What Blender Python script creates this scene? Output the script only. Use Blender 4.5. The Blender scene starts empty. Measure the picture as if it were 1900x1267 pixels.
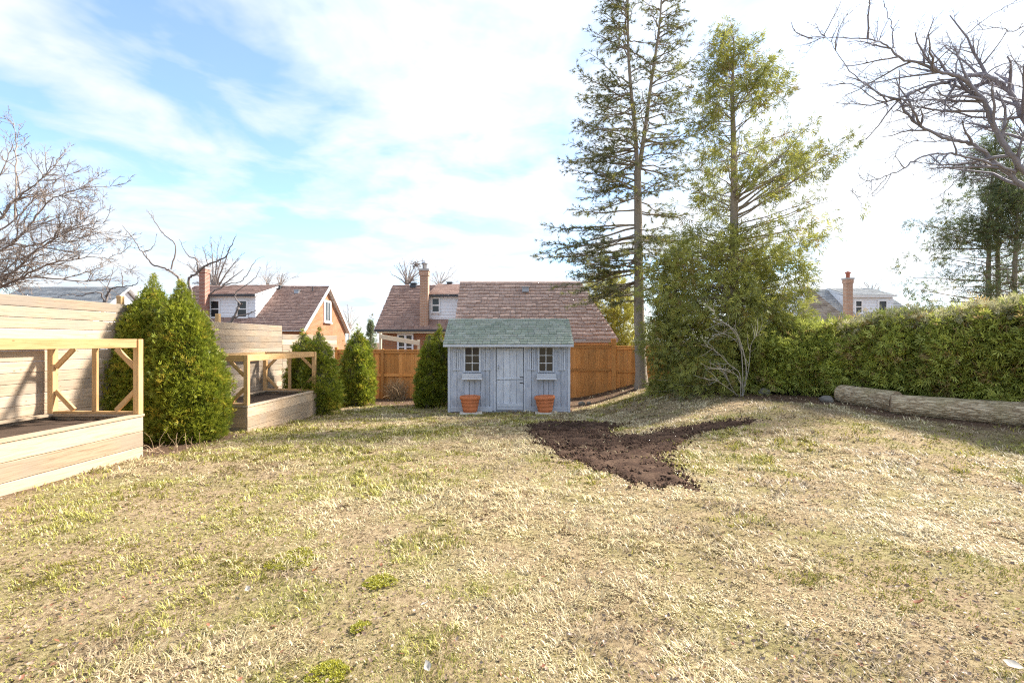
import bpy, math, random
import numpy as np
from mathutils import Vector, Matrix

random.seed(7)
RNG = np.random.default_rng(11)
SC = bpy.context.scene
COL = SC.collection
F_PX, CX, CY, CAM_H = 897.0, 950.0, 633.5, 1.7

# ------------------------------------------------------------------ camera, sky, sun, exposure
cam_data = bpy.data.cameras.new('camera')
cam = bpy.data.objects.new('camera', cam_data)
COL.objects.link(cam)
cam.location = (0, 0, CAM_H)
cam.rotation_euler = (math.radians(90), 0, 0)
cam_data.sensor_width = 36.0
cam_data.lens = 36.0 * F_PX / 1900.0
cam_data.clip_start = 0.05
cam_data.clip_end = 3000
SC.camera = cam

SUN_DIR = Vector((1.0, 0.45, 0.93)).normalized()
SUN_EL = math.asin(SUN_DIR.z)
SUN_AZ = math.atan2(SUN_DIR.x, SUN_DIR.y)

SC.view_settings.view_transform = 'Standard'
SC.view_settings.look = 'None'
SC.view_settings.gamma = 1.0
SC.view_settings.use_curve_mapping = False
SC.view_settings.exposure = 2.74
SC.render.engine = 'CYCLES'
SC.cycles.max_bounces = 6
SC.cycles.diffuse_bounces = 3
SC.cycles.glossy_bounces = 2
SC.cycles.transmission_bounces = 3
SC.cycles.transparent_max_bounces = 4
SC.cycles.use_denoising = False
SC.cycles.filter_width = 1.2
SC.cycles.sample_clamp_indirect = 4.0


class NT:
    """tiny wrapper for node trees"""
    def __init__(self, nt):
        self.nt = nt
        nt.nodes.clear()

    def __call__(self, kind, _props=None, **inp):
        n = self.nt.nodes.new(kind)
        for k, v in (_props or {}).items():
            setattr(n, k, v)
        for k, v in inp.items():
            key = int(k[1:]) if k[0] == 'i' and k[1:].isdigit() else k.replace('_', ' ')
            s = n.inputs[key]
            if isinstance(v, bpy.types.NodeSocket):
                self.nt.links.new(v, s)
            elif isinstance(v, bpy.types.Node):
                self.nt.links.new(v.outputs[0], s)
            else:
                s.default_value = v
        return n

    def math(self, op, a, b=0.0, c=0.0, clamp=False):
        return self('ShaderNodeMath', {'operation': op, 'use_clamp': clamp}, i0=a, i1=b, i2=c).outputs[0]

    def vmath(self, op, a, b=(0, 0, 0)):
        n = self('ShaderNodeVectorMath', {'operation': op}, i0=a, i1=b)
        return n.outputs['Value'] if op in ('DOT_PRODUCT', 'LENGTH') else n.outputs[0]

    def ramp(self, fac, stops):
        n = self('ShaderNodeValToRGB', Fac=fac)
        el = n.color_ramp.elements
        while len(el) < len(stops):
            el.new(0.5)
        for e, (p, c) in zip(el, stops):
            e.position = p
            e.color = c if len(c) == 4 else (*c, 1)
        return n.outputs[0]

    def mix(self, fac, a, b, blend='MIX'):
        n = self.nt.nodes.new('ShaderNodeMix')
        n.data_type = 'RGBA'
        n.blend_type = blend
        for idx, v in ((0, fac), (6, a), (7, b)):
            if isinstance(v, bpy.types.NodeSocket):
                self.nt.links.new(v, n.inputs[idx])
            else:
                n.inputs[idx].default_value = (*v, 1) if isinstance(v, tuple) and len(v) == 3 else v
        return n.outputs[2]

    def noise(self, vec, scale, detail=4, rough=0.5, dist=0.0):
        return self('ShaderNodeTexNoise', Vector=vec, Scale=scale, Detail=detail, Roughness=rough, Distortion=dist).outputs[0]


world = bpy.data.worlds.new('World')
SC.world = world
world.use_nodes = True
w = NT(world.node_tree)
gen = w('ShaderNodeTexCoord').outputs['Generated']
sky = w('ShaderNodeTexSky', {'sky_type': 'NISHITA', 'sun_disc': False, 'sun_elevation': SUN_EL,
                            'sun_rotation': SUN_AZ, 'air_density': 1.0, 'dust_density': 0.6, 'ozone_density': 1.6})
skyc = w.mix(1.0, sky.outputs[0], (0.82, 0.90, 0.98), 'MULTIPLY')
bg_sky = w('ShaderNodeBackground', Color=skyc, Strength=0.056)
sep = w('ShaderNodeSeparateXYZ', Vector=gen)
zz = w.math('MAXIMUM', w.math('ADD', sep.outputs[2], 0.10), 0.06)
inv = w.math('DIVIDE', 1.0, zz)
plane = w('ShaderNodeCombineXYZ', X=w.math('MULTIPLY', sep.outputs[0], inv), Y=w.math('MULTIPLY', sep.outputs[1], inv), Z=0.0).outputs[0]
CLOUD_OFF = (0.15, 15.9, 0.0)
pl = w.vmath('ADD', plane, CLOUD_OFF)
n1 = w.noise(pl, 0.62, 5, 0.50, 0.5)
n2 = w.noise(pl, 2.3, 5, 0.55, 0.3)
cov = w.math('ADD', w.math('MULTIPLY', n1, 0.62), w.math('MULTIPLY', n2, 0.38))
sund = w.vmath('DOT_PRODUCT', gen, tuple(SUN_DIR))
glow = w.math('POWER', w.math('MAXIMUM', w.math('MULTIPLY_ADD', sund, 0.5, 0.5), 0.0), 3.0)
low = w.math('SUBTRACT', 1.0, w.math('MULTIPLY', sep.outputs[2], 1.6, clamp=True), clamp=True)
cov = w.math('ADD', cov, w.math('MULTIPLY', glow, 0.075))
cov = w.math('ADD', cov, w.math('MULTIPLY', low, 0.025))
cmask = w.ramp(cov, [(0.455, (0.08,) * 3), (0.505, (0.50,) * 3), (0.55, (0.84,) * 3), (0.62, (0.98,) * 3)])
n3 = w.noise(pl, 2.1, 6, 0.6, 0.4)
shade = w.ramp(n3, [(0.36, (0.72, 0.83, 0.97)), (0.50, (0.88, 0.93, 0.99)), (0.62, (0.96, 0.98, 1.0))])
cstr = w.math('MULTIPLY_ADD', glow, 0.075, 0.164)
bg_cloud = w('ShaderNodeBackground', Color=shade, Strength=cstr)
mixw = w('ShaderNodeMixShader', Fac=cmask, i1=bg_sky, i2=bg_cloud)
w('ShaderNodeOutputWorld', Surface=mixw)

sun_data = bpy.data.lights.new('sun', 'SUN')
sun_data.energy = 2.0
sun_data.angle = math.radians(5.0)
sun_data.color = (1.0, 0.93, 0.82)
sun = bpy.data.objects.new('sun', sun_data)
COL.objects.link(sun)
sun.location = (20, 10, 25)
sun.rotation_euler = (-SUN_DIR).to_track_quat('-Z', 'Y').to_euler()

# ------------------------------------------------------------------ numeric helpers
def ss(a, b, x):
    t = np.clip((np.asarray(x, float) - a) / (b - a), 0, 1)
    return t * t * (3 - 2 * t)

def _hash(ix, iy, seed):
    h = (ix.astype(np.int64) * 374761393 + iy.astype(np.int64) * 668265263 + seed * 974634777) & 0x7fffffff
    h = ((h ^ (h >> 13)) * 1274126177) & 0x7fffffff
    return ((h ^ (h >> 16)) & 0xffff) / 65535.0

def vnoise(x, y, seed=0):
    x = np.asarray(x, float); y = np.asarray(y, float)
    ix = np.floor(x); iy = np.floor(y)
    fx = x - ix; fy = y - iy
    fx = fx * fx * (3 - 2 * fx); fy = fy * fy * (3 - 2 * fy)
    ix = ix.astype(np.int64); iy = iy.astype(np.int64)
    a = _hash(ix, iy, seed); b = _hash(ix + 1, iy, seed)
    c = _hash(ix, iy + 1, seed); d = _hash(ix + 1, iy + 1, seed)
    return a + (b - a) * fx + (c - a) * fy + (a - b - c + d) * fx * fy

def fbm(x, y, seed=0, o=4):
    s = 0; a = 0.5; t = 0
    for i in range(o):
        s = s + a * vnoise(np.asarray(x) * 2 ** i, np.asarray(y) * 2 ** i, seed + i * 17)
        t += a; a *= 0.55
    return s / t

def gz(x, y):
    """ground height: falls gently to the back, banks up on the right"""
    x = np.asarray(x, float); y = np.asarray(y, float)
    r = ss(1.9, 5.2, x)
    return (-0.34 * ss(5.5, 15.5, y) * (1 - r) + 0.36 * ss(1.9, 6.2, x) * ss(5, 11, y)
            + 0.03 * (fbm(x * 0.35, y * 0.35, 5, 2) - 0.5))

def G(x, y):
    return float(gz(x, y))

def P(px, py, d):
    """the point at distance d along the view axis that the photograph shows at (px, py)"""
    return Vector(((px - CX) / F_PX * d, d, CAM_H - (py - CY) / F_PX * d))

def gp(px, py):
    """point of the lawn seen at (px, py)"""
    d = F_PX * 1.7 / (py - CY)
    for _ in range(60):
        z = G((px - CX) / F_PX * d, d)
        d = 0.6 * d + 0.4 * F_PX * (CAM_H - z) / (py - CY)
    x = (px - CX) / F_PX * d
    return Vector((x, d, G(x, d)))

# ------------------------------------------------------------------ object helpers
WM = {}

def reg(o, parent, basis):
    COL.objects.link(o)
    o.matrix_basis = basis
    if parent is not None:
        o.parent = parent
        o.matrix_parent_inverse = WM[parent.name].inverted()
    WM[o.name] = basis.copy()
    return o

def tag(o, label=None, cat=None, group=None, kind=None):
    if label: o['label'] = label
    if cat: o['category'] = cat
    if group: o['group'] = group
    if kind: o['kind'] = kind
    return o

def thing(name, label, cat, loc, group=None):
    o = bpy.data.objects.new(name, None)
    o.empty_display_size = 0.2
    reg(o, None, Matrix.Translation(Vector(loc)))
    return tag(o, label, cat, group)

def mesh_np(name, v, f, col=None, smooth=False):
    v = np.ascontiguousarray(v, dtype=np.float32).reshape(-1, 3)
    f = np.ascontiguousarray(f, dtype=np.int32)
    k = f.shape[1]
    me = bpy.data.meshes.new(name)
    me.vertices.add(len(v)); me.vertices.foreach_set('co', v.ravel())
    me.loops.add(f.size); me.loops.foreach_set('vertex_index', f.ravel())
    me.polygons.add(len(f)); me.polygons.foreach_set('loop_start', np.arange(0, f.size, k, dtype=np.int32))
    if smooth:
        me.polygons.foreach_set('use_smooth', np.ones(len(f), dtype=bool))
    me.update(calc_edges=True)
    if col is not None:
        c = np.ones((len(v), 4), dtype=np.float32)
        c[:, :3] = col
        a = me.color_attributes.new('col', 'FLOAT_COLOR', 'POINT')
        a.data.foreach_set('color', c.ravel())
    return me

def put(name, me, mat, parent=None, basis=None):
    """link a mesh as an object; basis is its world matrix"""
    o = bpy.data.objects.new(name, me)
    if mat is not None and not me.materials:
        me.materials.append(mat)
    return reg(o, parent, basis or Matrix.Identity(4))

def put_at(name, v, f, mat, parent=None, col=None, smooth=False, org=None):
    """mesh given in world coordinates; the origin is moved to org (or the parent's origin)"""
    v = np.asarray(v, float).reshape(-1, 3)
    if org is None:
        org = WM[parent.name].translation if parent is not None else Vector((0, 0, 0))
    org = Vector(org)
    return put(name, mesh_np(name, v - np.array(org), f, col, smooth), mat, parent, Matrix.Translation(org))

class MB:
    """small mixed meshes in world coordinates"""
    def __init__(self):
        self.v = []; self.f = []; self.c = []
    def add(self, v, f, c=None):
        n = len(self.v)
        v = [tuple(p) for p in v]
        self.v += v
        self.f += [tuple(i + n for i in q) for q in f]
        self.c += [c or (1, 1, 1)] * len(v)
    def box(self, x0, x1, y0, y1, z0, z1, c=None):
        self.add([(x, y, z) for x in (x0, x1) for y in (y0, y1) for z in (z0, z1)],
                 [(0, 1, 3, 2), (4, 6, 7, 5), (0, 4, 5, 1), (2, 3, 7, 6), (0, 2, 6, 4), (1, 5, 7, 3)], c)
    def prism(self, prof, a0, a1, axis=1, c=None):
        """polygon profile swept along an axis (0: x, 1: y)"""
        n = len(prof); v = []
        for a in (a0, a1):
            for (p, q) in prof:
                v.append((a, p, q) if axis == 0 else (p, a, q))
        f = [tuple(range(n)), tuple(range(2 * n - 1, n - 1, -1))]
        f += [(i, i + n, (i + 1) % n + n, (i + 1) % n) for i in range(n)]
        self.add(v, f, c)
    def build(self, name, mat, parent=None, org=None, smooth=False, col=False):
        if org is None:
            org = WM[parent.name].translation if parent is not None else Vector((0, 0, 0))
        org = Vector(org)
        me = bpy.data.meshes.new(name)
        me.from_pydata([Vector(p) - org for p in self.v], [], self.f)
        import bmesh
        bm = bmesh.new(); bm.from_mesh(me); bmesh.ops.recalc_face_normals(bm, faces=bm.faces); bm.to_mesh(me); bm.free()
        if smooth:
            me.polygons.foreach_set('use_smooth', np.ones(len(me.polygons), dtype=bool))
        if col:
            a = me.color_attributes.new('col', 'FLOAT_COLOR', 'POINT')
            a.data.foreach_set('color', np.array([(*c, 1) for c in self.c], dtype=np.float32).ravel())
        return put(name, me, mat, parent, Matrix.Translation(org))

_bev = {}
def bev_box(L, T, W, b):
    """bevelled box mesh, length on x, thickness on y, width on z (shared between equal pieces)"""
    key = (round(L, 3), round(T, 3), round(W, 3), round(b, 4))
    if key in _bev:
        return _bev[key].copy()
    hx, hy, hz = L / 2, T / 2, W / 2
    v = []; idx = {}
    for sx in (-1, 1):
        for sy in (-1, 1):
            for sz in (-1, 1):
                for ax in range(3):
                    p = [sx * (hx - b), sy * (hy - b), sz * (hz - b)]
                    p[ax] = (sx * hx, sy * hy, sz * hz)[ax]
                    idx[(sx, sy, sz, ax)] = len(v); v.append(tuple(p))
    f = []
    for ax in range(3):
        o = [a for a in range(3) if a != ax]
        for s in (-1, 1):
            q = []
            for (a, c) in ((-1, -1), (1, -1), (1, 1), (-1, 1)):
                k = [0, 0, 0]; k[ax] = s; k[o[0]] = a; k[o[1]] = c
                q.append(idx[(*k, ax)])
            f.append(q)
    for ax in range(3):
        o = [a for a in range(3) if a != ax]
        for a in (-1, 1):
            for c in (-1, 1):
                q = []
                for (s, which) in ((-1, 0), (1, 0), (1, 1), (-1, 1)):
                    k = [0, 0, 0]; k[ax] = s; k[o[0]] = a; k[o[1]] = c
                    q.append(idx[(*k, o[which])])
                f.append(q)
    for sx in (-1, 1):
        for sy in (-1, 1):
            for sz in (-1, 1):
                f.append([idx[(sx, sy, sz, a)] for a in range(3)])
    import bmesh
    me = bpy.data.meshes.new('board')
    me.from_pydata(v, [], f)
    bm = bmesh.new(); bm.from_mesh(me); bmesh.ops.recalc_face_normals(bm, faces=bm.faces); bm.to_mesh(me); bm.free()
    _bev[key] = me
    return me.copy()

def board(name, p0, p1, width, thick, mat, parent, up=(0, 0, 1), b=0.003, ext=0.0):
    """a board from p0 to p1; `up` is its width direction"""
    p0 = Vector(p0); p1 = Vector(p1)
    d = p1 - p0; L = d.length + 2 * ext; d.normalize()
    u = Vector(up); u = (u - d * u.dot(d)).normalized()
    t = u.cross(d)
    M = Matrix.Identity(4)
    for i in range(3):
        M[i][0] = d[i]; M[i][1] = t[i]; M[i][2] = u[i]; M[i][3] = (p0[i] + p1[i]) / 2
    return put(name, bev_box(L, thick, width, b), mat, parent, M)

def smooth_path(pts, n):
    """Catmull-Rom through control points"""
    p = np.array([tuple(q) for q in pts], float)
    if len(p) == 2:
        t = np.linspace(0, 1, n)[:, None]
        return p[0] * (1 - t) + p[1] * t
    q = np.vstack([2 * p[0] - p[1], p, 2 * p[-1] - p[-2]])
    ts = np.linspace(0, len(p) - 1 - 1e-6, n)
    i = ts.astype(int); t = (ts - i)[:, None]
    a, b, c, d = q[i], q[i + 1], q[i + 2], q[i + 3]
    return 0.5 * (2 * b + (c - a) * t + (2 * a - 5 * b + 4 * c - d) * t ** 2 + (3 * b - a - 3 * c + d) * t ** 3)

class Tubes:
    """many tapered tubes in one mesh"""
    def __init__(self):
        self.v = []; self.f = []; self.n = 0
    def add(self, path, radii, sides=5, wob=0.0):
        p = np.asarray(path, float); m = len(p)
        r = np.asarray(radii, float) * np.ones(m)
        d = np.gradient(p, axis=0)
        d /= np.linalg.norm(d, axis=1)[:, None] + 1e-9
        ref = np.array([0.13, 0.31, 0.94]) if abs(d[0, 2]) < 0.85 else np.array([0.94, 0.2, 0.1])
        u = np.cross(d, ref); u /= np.linalg.norm(u, axis=1)[:, None] + 1e-9
        w_ = np.cross(d, u)
        a = np.arange(sides) * 2 * math.pi / sides
        rr = r[:, None] * np.ones(sides)
        if wob:
            rr = rr * (1 + wob * RNG.uniform(-1, 1, (m, sides)))
        v = p[:, None, :] + rr[:, :, None] * (np.cos(a)[None, :, None] * u[:, None, :] + np.sin(a)[None, :, None] * w_[:, None, :])
        self.v.append(v.reshape(-1, 3))
        i = np.arange(m - 1)[:, None] * sides; j = np.arange(sides)[None, :]; jn = (j + 1) % sides
        f = np.stack([i + j, i + jn, i + sides + jn, i + sides + j], -1).reshape(-1, 4) + self.n
        self.f.append(f); self.n += m * sides
    def build(self, name, mat, parent, kind=None, label=None):
        o = put_at(name, np.vstack(self.v), np.vstack(self.f), mat, parent, smooth=True)
        return tag(o, label, kind=kind)

def unit(v):
    v = np.asarray(v, float)
    return v / (np.linalg.norm(v, axis=-1, keepdims=True) + 1e-9)

def scatter(T, TF, pos, direc, scale, roll=None, col=None, tipcol=None):
    """copies of a template (axis on x) at pos along direc; returns verts, faces, colours"""
    pos = np.asarray(pos, float); n = len(pos)
    d = unit(direc)
    ref = np.tile(np.array([0.0, 0.0, 1.0]), (n, 1))
    ref[np.abs(d[:, 2]) > 0.95] = (1, 0, 0)
    u = unit(np.cross(ref, d)); v = np.cross(d, u)
    roll = RNG.uniform(0, 2 * math.pi, n) if roll is None else roll
    c, s = np.cos(roll)[:, None], np.sin(roll)[:, None]
    u2 = c * u + s * v; v2 = -s * u + c * v
    R = np.stack([d, u2, v2], -1)
    V = pos[:, None, :] + np.asarray(scale, float).reshape(-1, 1, 1) * np.einsum('nij,kj->nki', R, T)
    Fc = TF[None] + (np.arange(n) * len(T))[:, None, None]
    C = None
    if col is not None:
        C = np.repeat(np.asarray(col)[:, None, :], len(T), 1)
        C = C.reshape(-1, 3)
    return V.reshape(-1, 3), Fc.reshape(-1, TF.shape[1]), C

def fan_template(k=4, spread=0.75, wid=0.13, lens=None):
    """flat feathery spray: k narrow fingers fanning out from the origin"""
    V = []; Fs = []
    for i in range(k):
        a = (i - (k - 1) / 2) / max(1, (k - 1) / 2) * spread if k > 1 else 0
        L = (lens[i] if lens else 1 - 0.25 * abs(a) / spread)
        dx, dy = math.cos(a), math.sin(a)
        b = len(V)
        V += [(0.02 * dx, 0.02 * dy, 0), (dx * L * .55 - dy * wid, dy * L * .55 + dx * wid, 0.03),
              (dx * L, dy * L, -0.06), (dx * L * .55 + dy * wid, dy * L * .55 - dx * wid, 0.03)]
        Fs += [(b, b + 1, b + 2), (b, b + 2, b + 3)]
    return np.array(V), np.array(Fs)

def tuft_template(k=6, wid=0.06, cone=0.9):
    """needles round a twig"""
    V = []; Fs = []
    for i in range(k):
        a = 2 * math.pi * i / k + 0.3
        t = cone * (0.55 + 0.45 * ((i * 7) % k) / k)
        d = np.array([math.cos(t), math.sin(t) * math.cos(a), math.sin(t) * math.sin(a)])
        s = np.array([0, -math.sin(a), math.cos(a)]) * wid
        b = len(V)
        base = np.array([0.25 * (i / k), 0, 0])
        V += [tuple(base - s), tuple(base + s), tuple(base + d)]
        Fs.append((b, b + 1, b + 2))
    return np.array(V), np.array(Fs)

FAN4 = fan_template(4)
FAN3 = fan_template(3, 0.6, 0.16)
FAN5 = fan_template(4, 0.8, 0.075, [0.75, 1.0, 0.95, 0.7])
CSPRAY = fan_template(3, 0.6, 0.10, [0.85, 1.0, 0.8])
FEATHER = fan_template(3, 0.6, 0.065, [0.8, 1.0, 0.75])
TUFT = tuft_template()

def pick_cols(n, a, b, power=1.0, jit=0.15, third=None, p3=0.0):
    t = RNG.random(n)[:, None] ** power
    c = np.array(a) * (1 - t) + np.array(b) * t
    c = c * (1 + RNG.uniform(-jit, jit, (n, 1)))
    if third is not None:
        m = RNG.random(n) < p3
        c[m] = np.array(third) * (1 + RNG.uniform(-jit, jit, (m.sum(), 1)))
    return c

# ------------------------------------------------------------------ materials
MATS = {}

def new_mat(name):
    m = bpy.data.materials.new(name)
    m.use_nodes = True
    MATS[name] = m
    return m, NT(m.node_tree)

def finish(n, color, rough=0.8, bump=None, bstr=0.3, bdist=0.01, spec=0.3, metal=0.0):
    b = n('ShaderNodeBsdfPrincipled', Roughness=rough, Metallic=metal)
    b.inputs['Specular IOR Level'].default_value = spec
    if isinstance(color, bpy.types.NodeSocket):
        n.nt.links.new(color, b.inputs['Base Color'])
    else:
        b.inputs['Base Color'].default_value = (*color, 1)
    if bump is not None:
        bn = n('ShaderNodeBump', Height=bump, Strength=bstr, Distance=bdist)
        n.nt.links.new(bn.outputs[0], b.inputs['Normal'])
    n('ShaderNodeOutputMaterial', Surface=b)

def m_wood(name, light, dark, grey, knot, rough=0.75, vary=0.35, greyamt=0.4):
    m, n = new_mat(name)
    tc = n('ShaderNodeTexCoord').outputs['Object']
    oi = n('ShaderNodeObjectInfo').outputs['Random']
    off = n('ShaderNodeCombineXYZ', X=n.math('MULTIPLY', oi, 37.0), Y=n.math('MULTIPLY', oi, 91.0), Z=n.math('MULTIPLY', oi, 53.0)).outputs[0]
    v = n.vmath('ADD', tc, off)
    g = n.vmath('MULTIPLY', v, (1.2, 22.0, 22.0))
    n1 = n.noise(g, 2.2, 6, 0.6, 0.6)
    fine = n.noise(n.vmath('MULTIPLY', v, (4.0, 120.0, 120.0)), 2.0, 3, 0.6)
    c = n.ramp(n1, [(0.30, dark), (0.52, light), (0.75, tuple(min(1, x * 1.12) for x in light))])
    bl = n.noise(v, 1.6, 4, 0.55)
    c = n.mix(n.math('MULTIPLY', n.ramp(bl, [(0.42, (0,) * 3), (0.62, (1,) * 3)]), greyamt), c, grey)
    br = n.math('MULTIPLY_ADD', oi, vary, 1.0 - vary * 0.55)
    c = n.mix(1.0, c, n('ShaderNodeCombineColor', Red=br, Green=br, Blue=br).outputs[0], 'MULTIPLY')
    vo = n('ShaderNodeTexVoronoi', {'feature': 'F1'}, Vector=n.vmath('MULTIPLY', v, (1.0, 1.6, 2.0)), Scale=3.2).outputs[0]
    kn = n.ramp(vo, [(0.035, (1,) * 3), (0.075, (0,) * 3)])
    c = n.mix(n.math('MULTIPLY', kn, 0.75), c, knot)
    c = n.mix(n.math('MULTIPLY', n.ramp(fine, [(0.35, (1,) * 3), (0.5, (0,) * 3)]), 0.25), c, dark)
    finish(n, c, rough, n.math('ADD', n1, fine), 0.35, 0.004, 0.25)
    return m

m_wood('pale_pine', (0.43, 0.335, 0.24), (0.27, 0.19, 0.125), (0.31, 0.27, 0.23), (0.20, 0.11, 0.06), greyamt=0.65, vary=0.55)
m_wood('planter_pine', (0.43, 0.32, 0.215), (0.27, 0.18, 0.11), (0.34, 0.285, 0.225), (0.20, 0.10, 0.05), greyamt=0.6, vary=0.5)
m_wood('new_lumber', (0.52, 0.32, 0.145), (0.36, 0.195, 0.075), (0.52, 0.37, 0.21), (0.22, 0.10, 0.04), vary=0.3, greyamt=0.4)
m_wood('stained_cedar', (0.68, 0.30, 0.09), (0.44, 0.17, 0.045), (0.60, 0.32, 0.13), (0.13, 0.04, 0.01), vary=0.55, greyamt=0.35)
m_wood('cream_wood', (0.75, 0.66, 0.48), (0.62, 0.52, 0.36), (0.7, 0.63, 0.5), (0.5, 0.4, 0.3))

def m_paint(name, c0, c1, c2):
    """weathered blue-grey paint"""
    m, n = new_mat(name)
    tc = n('ShaderNodeTexCoord').outputs['Object']
    oi = n('ShaderNodeObjectInfo').outputs['Random']
    off = n('ShaderNodeCombineXYZ', X=n.math('MULTIPLY', oi, 17.0), Y=n.math('MULTIPLY', oi, 31.0), Z=n.math('MULTIPLY', oi, 23.0)).outputs[0]
    v = n.vmath('ADD', tc, off)
    big = n.noise(n.vmath('MULTIPLY', v, (1.5, 6, 6)), 1.6, 5, 0.65, 0.4)
    fine = n.noise(n.vmath('MULTIPLY', v, (3, 60, 60)), 2.0, 5, 0.65)
    c = n.ramp(big, [(0.3, c1), (0.5, c0), (0.72, c2)])
    br = n.math('MULTIPLY_ADD', oi, 0.22, 0.88)
    c = n.mix(1.0, c, n('ShaderNodeCombineColor', Red=br, Green=br, Blue=br).outputs[0], 'MULTIPLY')
    c = n.mix(n.math('MULTIPLY', n.ramp(fine, [(0.34, (1,) * 3), (0.46, (0,) * 3)]), 0.32), c, (0.20, 0.19, 0.20))
    finish(n, c, 0.7, fine, 0.3, 0.003, 0.3)
    return m

m_paint('shed_paint', (0.465, 0.49, 0.55), (0.345, 0.365, 0.415), (0.53, 0.555, 0.61))
m_paint('shed_trim', (0.56, 0.585, 0.64), (0.44, 0.46, 0.51), (0.62, 0.645, 0.69))

def m_attr(name, rough=0.8, transl=0.0, noise=0.0, nscale=30.0, spec=0.2, bump=0.0):
    m, n = new_mat(name)
    c = n('ShaderNodeAttribute', {'attribute_name': 'col'}).outputs['Color']
    bh = None
    if noise:
        tc = n('ShaderNodeTexCoord').outputs['Object']
        bh = n.noise(tc, nscale, 4, 0.65)
        k = n.math('MULTIPLY_ADD', bh, noise * 2, 1.0 - noise)
        c = n.mix(1.0, c, n('ShaderNodeCombineColor', Red=k, Green=k, Blue=k).outputs[0], 'MULTIPLY')
    if transl:
        d = n('ShaderNodeBsdfDiffuse', Color=c)
        t = n('ShaderNodeBsdfTranslucent', Color=c)
        g = n('ShaderNodeBsdfGlossy', Roughness=0.45)
        g.inputs['Color'].default_value = (1, 1, 1, 1)
        mx = n('ShaderNodeMixShader', Fac=transl, i1=d, i2=t)
        mx = n('ShaderNodeMixShader', Fac=0.03, i1=mx, i2=g)
        n('ShaderNodeOutputMaterial', Surface=mx)
    else:
        finish(n, c, rough, bh if bump else None, bump, 0.01, spec)
    return m

m_attr('grass_blades', transl=0.25)
m_attr('leaf', transl=0.38)
m_attr('litter', transl=0.12)
m_attr('shingle', rough=0.9, noise=0.22, nscale=45.0, bump=0.5)
m_attr('clod', rough=0.95, noise=0.3, nscale=60.0)
m_attr('plain', rough=0.75, noise=0.12, nscale=8.0)

def m_simple(name, col, rough=0.6, spec=0.4, metal=0.0, noise=0.15, scale=12.0, bstr=0.15):
    m, n = new_mat(name)
    tc = n('ShaderNodeTexCoord').outputs['Object']
    h = n.noise(tc, scale, 5, 0.6)
    k = n.math('MULTIPLY_ADD', h, noise * 2, 1.0 - noise)
    c = n.mix(1.0, col, n('ShaderNodeCombineColor', Red=k, Green=k, Blue=k).outputs[0], 'MULTIPLY')
    finish(n, c, rough, h, bstr, 0.01, spec, metal)
    return m

m_simple('white_siding', (0.78, 0.79, 0.82), 0.5, noise=0.05)
m_simple('white_trim', (0.80, 0.80, 0.80), 0.5, noise=0.06)
m_simple('terracotta', (0.58, 0.19, 0.075), 0.8, noise=0.4, scale=6.0)
m_simple('paver', (0.62, 0.57, 0.49), 0.9, noise=0.2, scale=14)
m_simple('metal_grey', (0.35, 0.35, 0.36), 0.4, metal=0.6)
m_simple('dark_metal', (0.05, 0.05, 0.055), 0.5)
m_simple('potting_soil', (0.05, 0.03, 0.018), 0.95, noise=0.45, scale=40, bstr=0.8)
m_simple('pale_stem', (0.36, 0.325, 0.275), 0.8, noise=0.2, scale=20)
m_simple('dry_stem', (0.47, 0.33, 0.20), 0.85, noise=0.2, scale=20)
m_simple('conifer_bark', (0.27, 0.225, 0.18), 0.9, noise=0.35, scale=7, bstr=0.6)
m_simple('bare_bark', (0.20, 0.165, 0.15), 0.9, noise=0.3, scale=8, bstr=0.5)
m_simple('flare_tint_bark', (0.23, 0.215, 0.245), 0.9, noise=0.3, scale=8, bstr=0.5)  # violet cast of the lens flare put into the bark colour
m_simple('pale_bark', (0.29, 0.235, 0.20), 0.9, noise=0.3, scale=8, bstr=0.5)
m_simple('stone', (0.17, 0.155, 0.135), 0.9, noise=0.35, scale=12, bstr=0.7)
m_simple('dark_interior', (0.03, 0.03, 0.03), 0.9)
m_simple('core_shade', (0.11, 0.10, 0.045), 0.95, noise=0.4, scale=10)  # inner darkness of cedars and hedge put into a twig-brown colour
m_simple('concrete_cap', (0.42, 0.39, 0.37), 0.9)
m_simple('flue_red', (0.42, 0.15, 0.10), 0.8)

def m_glass():
    m, n = new_mat('glass')
    finish(n, (0.03, 0.032, 0.035), 0.05, spec=0.4)
m_glass()

def m_brick(name, a, b, mortar, scale=1.0):
    m, n = new_mat(name)
    tc = n('ShaderNodeTexCoord').outputs['Object']
    s = n('ShaderNodeSeparateXYZ', Vector=tc)
    v = n('ShaderNodeCombineXYZ', X=n.math('ADD', s.outputs[0], s.outputs[1]), Y=s.outputs[2], Z=0.0).outputs[0]
    br = n('ShaderNodeTexBrick', Vector=v, Color1=(*a, 1), Color2=(*b, 1), Mortar=(*mortar, 1), Scale=scale)
    br.inputs['Brick Width'].default_value = 0.23
    br.inputs['Row Height'].default_value = 0.078
    br.inputs['Mortar Size'].default_value = 0.010
    h = n.noise(tc, 1.3, 5, 0.6)
    k = n.math('MULTIPLY_ADD', h, 0.6, 0.7)
    c = n.mix(1.0, br.outputs[0], n('ShaderNodeCombineColor', Red=k, Green=k, Blue=k).outputs[0], 'MULTIPLY')
    finish(n, c, 0.9, br.outputs[1], -0.5, 0.01)
m_brick('orange_brick', (0.37, 0.145, 0.06), (0.28, 0.10, 0.04), (0.33, 0.23, 0.16))
m_brick('tan_brick', (0.46, 0.26, 0.17), (0.38, 0.21, 0.13), (0.46, 0.38, 0.32))
m_brick('red_brick', (0.34, 0.13, 0.085), (0.25, 0.09, 0.06), (0.42, 0.34, 0.29))

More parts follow.
